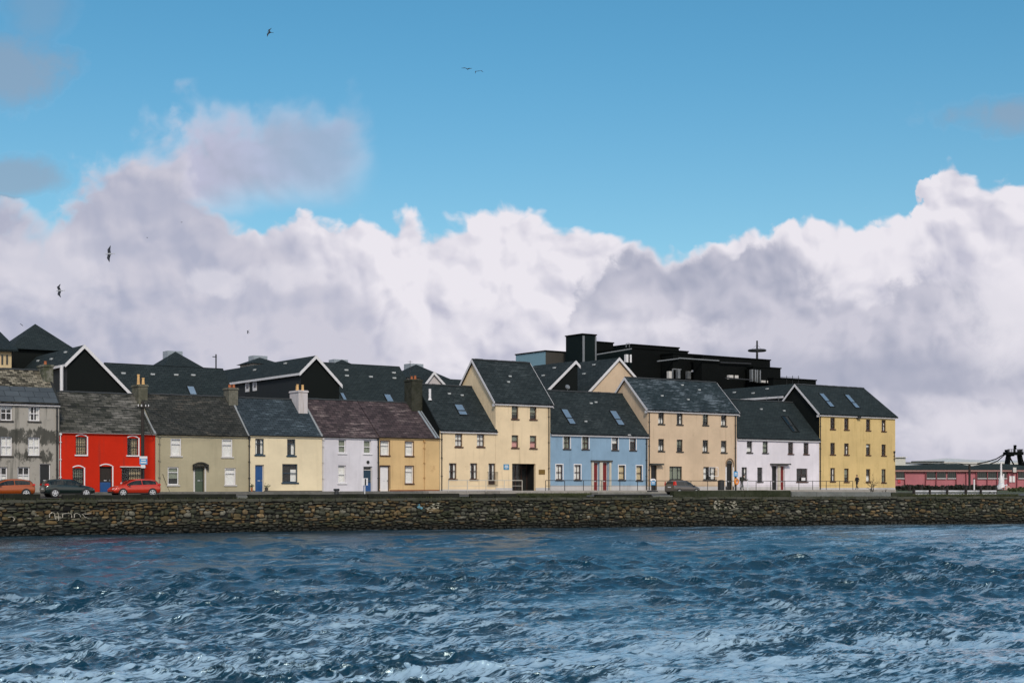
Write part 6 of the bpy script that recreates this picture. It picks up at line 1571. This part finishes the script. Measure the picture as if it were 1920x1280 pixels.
# ---------------------------------------------------------------- people
def person(label, X, Y, Z, rz, joints, mats, pack=False, hair=(.02,.015,.012)):
    """one skinned body; joints in metres, x forward, y left, z up"""
    root = thing('person', label, 'person', (X, Y, Z), rz)
    names = list(joints); vs = [joints[k][0] for k in names]; rad = [joints[k][1] for k in names]
    E = [('pelvis','waist'),('waist','chest'),('chest','neckb'),('neckb','neck'),('neck','head'),('head','crown')]
    for s in 'lr': E += [('chest','sh'+s),('sh'+s,'el'+s),('el'+s,'wr'+s),('wr'+s,'hd'+s),('pelvis','hip'+s),('hip'+s,'kn'+s),('kn'+s,'an'+s),('an'+s,'toe'+s)]
    me = bpy.data.meshes.new('body'); me.from_pydata(vs, [(names.index(a), names.index(b)) for a, b in E], [])
    o = bpy.data.objects.new('body', me); COL.objects.link(o)
    sk = o.modifiers.new('skin', 'SKIN'); sk.use_smooth_shade = True
    for i, r in enumerate(rad):
        d = me.skin_vertices[0].data[i]; d.radius = (r, r) if not isinstance(r, tuple) else r; d.use_root = names[i] == 'pelvis'
    ss = o.modifiers.new('sub', 'SUBSURF'); ss.levels = 2; ss.render_levels = 2
    dg = bpy.context.evaluated_depsgraph_get(); m2 = bpy.data.meshes.new_from_object(o.evaluated_get(dg))
    o.modifiers.clear(); o.data = m2; m2.materials.clear()
    for m in mats: m2.materials.append(m)      # 0 jacket, 1 trousers, 2 shoes, 3 skin
    J = {k: Vector(joints[k][0]) for k in names}
    for p in m2.polygons:
        c = p.center; p.use_smooth = True
        if c.z < .11: mi = 2
        elif (c-J['head']).length < .155 or (c-J['hdl']).length < .075 or (c-J['hdr']).length < .075: mi = 3
        elif c.z < joints['pelvis'][0][2]-.03 and min((c-J['wrl']).length, (c-J['wrr']).length) > .16: mi = 1
        else: mi = 0
        p.material_index = mi
    o.parent = root
    h = J['head']; q = MB(); N, K = 10, 6      # hair cap over the back and top of the head
    for i in range(K):
        for j in range(N):
            def pt(i, j):
                ph = math.pi*.58*i/K; th = 2*math.pi*j/N; r = .118
                return h + Vector((-.012+r*1.0*math.sin(ph)*math.cos(th)-.02*(ph > .9), r*.86*math.sin(ph)*math.sin(th), .025+r*1.12*math.cos(ph)))
            if i > 3 and math.cos(2*math.pi*(j+.5)/N) > .3: continue
            q.face([pt(i, j), pt(i, j+1), pt(i+1, j+1), pt(i+1, j)])
    q.build('hair', plain('hair', hair, .8), o, smooth=True)
    if pack:
        c = J['chest']; q = MB(); q.box(c.x-.40, c.x-.13, -.16, .16, c.z-.32, c.z+.16)
        b = q.build('backpack', plain('backpack_cloth', (.022,.026,.018), .8), bevel=.06); tag(b, 'dark olive backpack worn by the walker beside the life ring', 'backpack'); b.location = (X, Y, Z); b.rotation_euler = (0, 0, rz)
    return root
SKIN = plain('skin', (.45,.24,.17), .6)
walk1 = dict(pelvis=((0,0,.94),.135), waist=((.05,0,1.06),.13), chest=((.16,0,1.32),(.17,.13)), neckb=((.23,0,1.47),.07), neck=((.27,0,1.53),.055), head=((.34,0,1.62),.092), crown=((.36,0,1.71),.07),
  shl=((.18,.19,1.40),.065), ell=((.10,.25,1.14),.05), wrl=((.28,.20,.99),.035), hdl=((.36,.18,.97),.04), shr=((.18,-.19,1.40),.065), elr=((.26,-.24,1.15),.05), wrr=((.42,-.15,1.04),.035), hdr=((.50,-.12,1.05),.04),
  hipl=((0,.10,.88),.10), knl=((.24,.10,.50),.07), anl=((.22,.10,.09),.045), toel=((.38,.11,.045),.04), hipr=((0,-.10,.88),.10), knr=((.02,-.10,.48),.07), anr=((-.26,-.10,.15),.045), toer=((-.14,-.11,.04),.04))
walk2 = dict(pelvis=((0,0,.95),.14), waist=((.01,0,1.08),.135), chest=((.02,0,1.34),(.18,.13)), neckb=((.03,0,1.50),.07), neck=((.035,0,1.56),.055), head=((.06,0,1.66),.09), crown=((.06,0,1.75),.07),
  shl=((.02,.20,1.43),.065), ell=((-.08,.25,1.17),.05), wrl=((.06,.24,.95),.035), hdl=((.10,.23,.88),.04), shr=((.02,-.20,1.43),.065), elr=((.02,-.26,1.16),.05), wrr=((.14,-.22,.97),.035), hdr=((.18,-.20,.92),.04),
  hipl=((0,.10,.89),.10), knl=((.20,.10,.50),.07), anl=((.30,.10,.09),.045), toel=((.45,.11,.045),.04), hipr=((0,-.10,.89),.10), knr=((-.06,-.10,.48),.07), anr=((-.30,-.10,.15),.045), toer=((-.18,-.11,.04),.04))
X1_ = carpos(1391, 116.2); person('stooping walker in dark jacket and grey trousers carrying a backpack', X1_, 116.2, 3.385, R(-8), walk1,
  [plain('jacket_dark_olive', (.025,.026,.017), .8), plain('trousers_grey', (.075,.085,.085), .8), plain('shoe_black', (.012,.012,.012), .6), SKIN], pack=True)
X2_ = carpos(1607, 116.3); person('person in a long black coat walking past the yellow house', X2_, 116.3, 3.385, R(180), walk2,
  [plain('coat_black', (.010,.011,.016), .8), plain('trousers_black', (.012,.012,.015), .8), plain('shoe_black', (.012,.012,.012), .6), SKIN])

# ---------------------------------------------------------------- gulls
def gull(label, x, y, dist, size, bodydir, wl, wr, dark=True):
    """bodydir and wing tips given as offsets to the right/up of the view in photograph pixels, turned into metres; wings are thin and cambered"""
    root_p = Q(x, y, dist); k = dist/F; r = Vector((CA, -SA, 0)); u = Vector((0, 0, 1)); v = Vector((SA, CA, 0))
    def pt(dx, dy, d=0): return r*dx*k + u*(-dy)*k + v*d
    bd = pt(*bodydir); L = bd.length; bn = bd.normalized(); q = MB()
    q.tube([-bd*.62, -bd*.48, -bd*.15, bd*.2, bd*.38, bd*.5, bd*.6], [L*.03, L*.05, L*.11, L*.10, L*.075, L*.07, L*.012], 8, mi=0)
    q.face([-bd*.55, -bd*.80+bn.cross(v)*L*.10, -bd*.80-bn.cross(v)*L*.10], mi=0); q.face([-bd*.55+v*.02, -bd*.80-bn.cross(v)*L*.10+v*.02, -bd*.80+bn.cross(v)*L*.10+v*.02], mi=0)
    for W_ in (wl, wr):
        pts = [Vector((0,0,0))] + [pt(*p) for p in W_]; ch = [L*.44, L*.40, L*.04] if L < 1.1*.3 or dark else [L*.34, L*.30, L*.02]
        for i in range(len(pts)-1):
            a, b = pts[i], pts[i+1]; ca, cb = bn*ch[i]*.5, bn*ch[i+1]*.5; t = v*.025
            q.poly([a+ca, b+cb, b-cb, a-ca, a+ca+t, b+cb+t, b-cb+t, a-ca+t], [(0,1,2,3), (7,6,5,4), (0,4,5,1), (1,5,6,2), (2,6,7,3), (3,7,4,0)], mi=1)
    o = q.build('gull', [plain('gull_dark', (.02,.025,.035), .8) if dark else plain('gull_white', (.45,.45,.48), .8), plain('gull_wing', (.016,.02,.03), .8)])
    o.location = root_p; tag(o, label, 'gull', 'gulls in flight'); return o
gull('gull with wings raised high in the blue at upper left', 506, 61, 75, 1, (-8,-1), [(-2,-4),(3,-8)], [(-4,3),(-5,8)])
gull('left gull of the close pair in the blue sky', 876, 130, 75, 1, (2.5,3), [(-4,-2.5),(-11,-2)], [(4,-1.5),(9,-1.5)])
gull('right gull of the close pair, one wing hanging down', 897, 133.5, 75, 1, (5,-.5), [(-5,0),(-6,5)], [(5,-1),(9,2)])
gull('larger gull at left with wings spread straight up and down', 205, 476, 62, 1, (-13,.5), [(-1,-8),(2,-15.5)], [(-2,8),(0,15)], False)
gull('lower left gull with bent wings, above the dark hipped roof', 112, 545, 62, 1, (-12,.5), [(-3,-7),(1,-12.5)], [(-2,7),(2,12.5)], False)
gull('small gull above the slate roofs, left of centre', 465, 622, 110, 1, (-4,-2), [(-1,-2),(3,-3)], [(-1,3),(1,5)])
gull('tiny gull beside the peak of the hipped roof', 41, 609, 110, 1, (4,2.5), [(-2,-2),(-4,-2)], [(1,1.5),(3,3)])
gull('distant speck of a gull near the left cloud', 276, 446, 160, 1, (2,0), [(-1,-1),(-2,-1.4)], [(1,-1),(2,-1.2)])
gull('distant speck of a gull above the left cloud spot', 340.5, 417, 160, 1, (2,0), [(-1,-1),(-2,-1)], [(1,-1),(2,-.6)])

# ---------------------------------------------------------------- aerials and small roof pieces
q = MB(); Yc = hs.Yf+hs.d*.9; a = P(769, 712, Yc); b = P(769, 676, Yc); q.tube([a-Vector((0,0,.6)), b], .025, 5); q.bar((b.x-.28, b.y, b.z-.1), (b.x+.28, b.y, b.z-.1), .02)
tag(q.build('aerial_mast', M['darkmetal']), 'thin aerial rod rising beside the black chimney', 'aerial')
for x, y, h, lab in ((1437, 752, hw, 'small aerial on the left of the white house ridge'), (1460, 751, hw, 'small aerial on the white house ridge near the yellow house')):
    p = Vector((XA(x, h.Yr), h.Yr, h.zr+.1)); q = MB(); q.bar(p, p+Vector((0,0,.55)), .03)
    for k in range(4): q.bar(p+Vector((-.35,0,.36+.06*k)), p+Vector((.35,0,.36+.06*k)), .015)
    tag(q.build('aerial', M['metal']), lab, 'aerial')
p = Vector((XA(1064, hb.Yr), hb.Yr, hb.zr+.1)); q = MB(); q.bar(p, p+Vector((0,0,.45)), .04); q.tube([p+Vector((0,-.02,.45)), p+Vector((0,-.12,.50))], [.30, .24], 12)
tag(q.build('satellite_dish', M['metal']), 'small pale satellite dish on the blue house ridge', 'satellite dish')
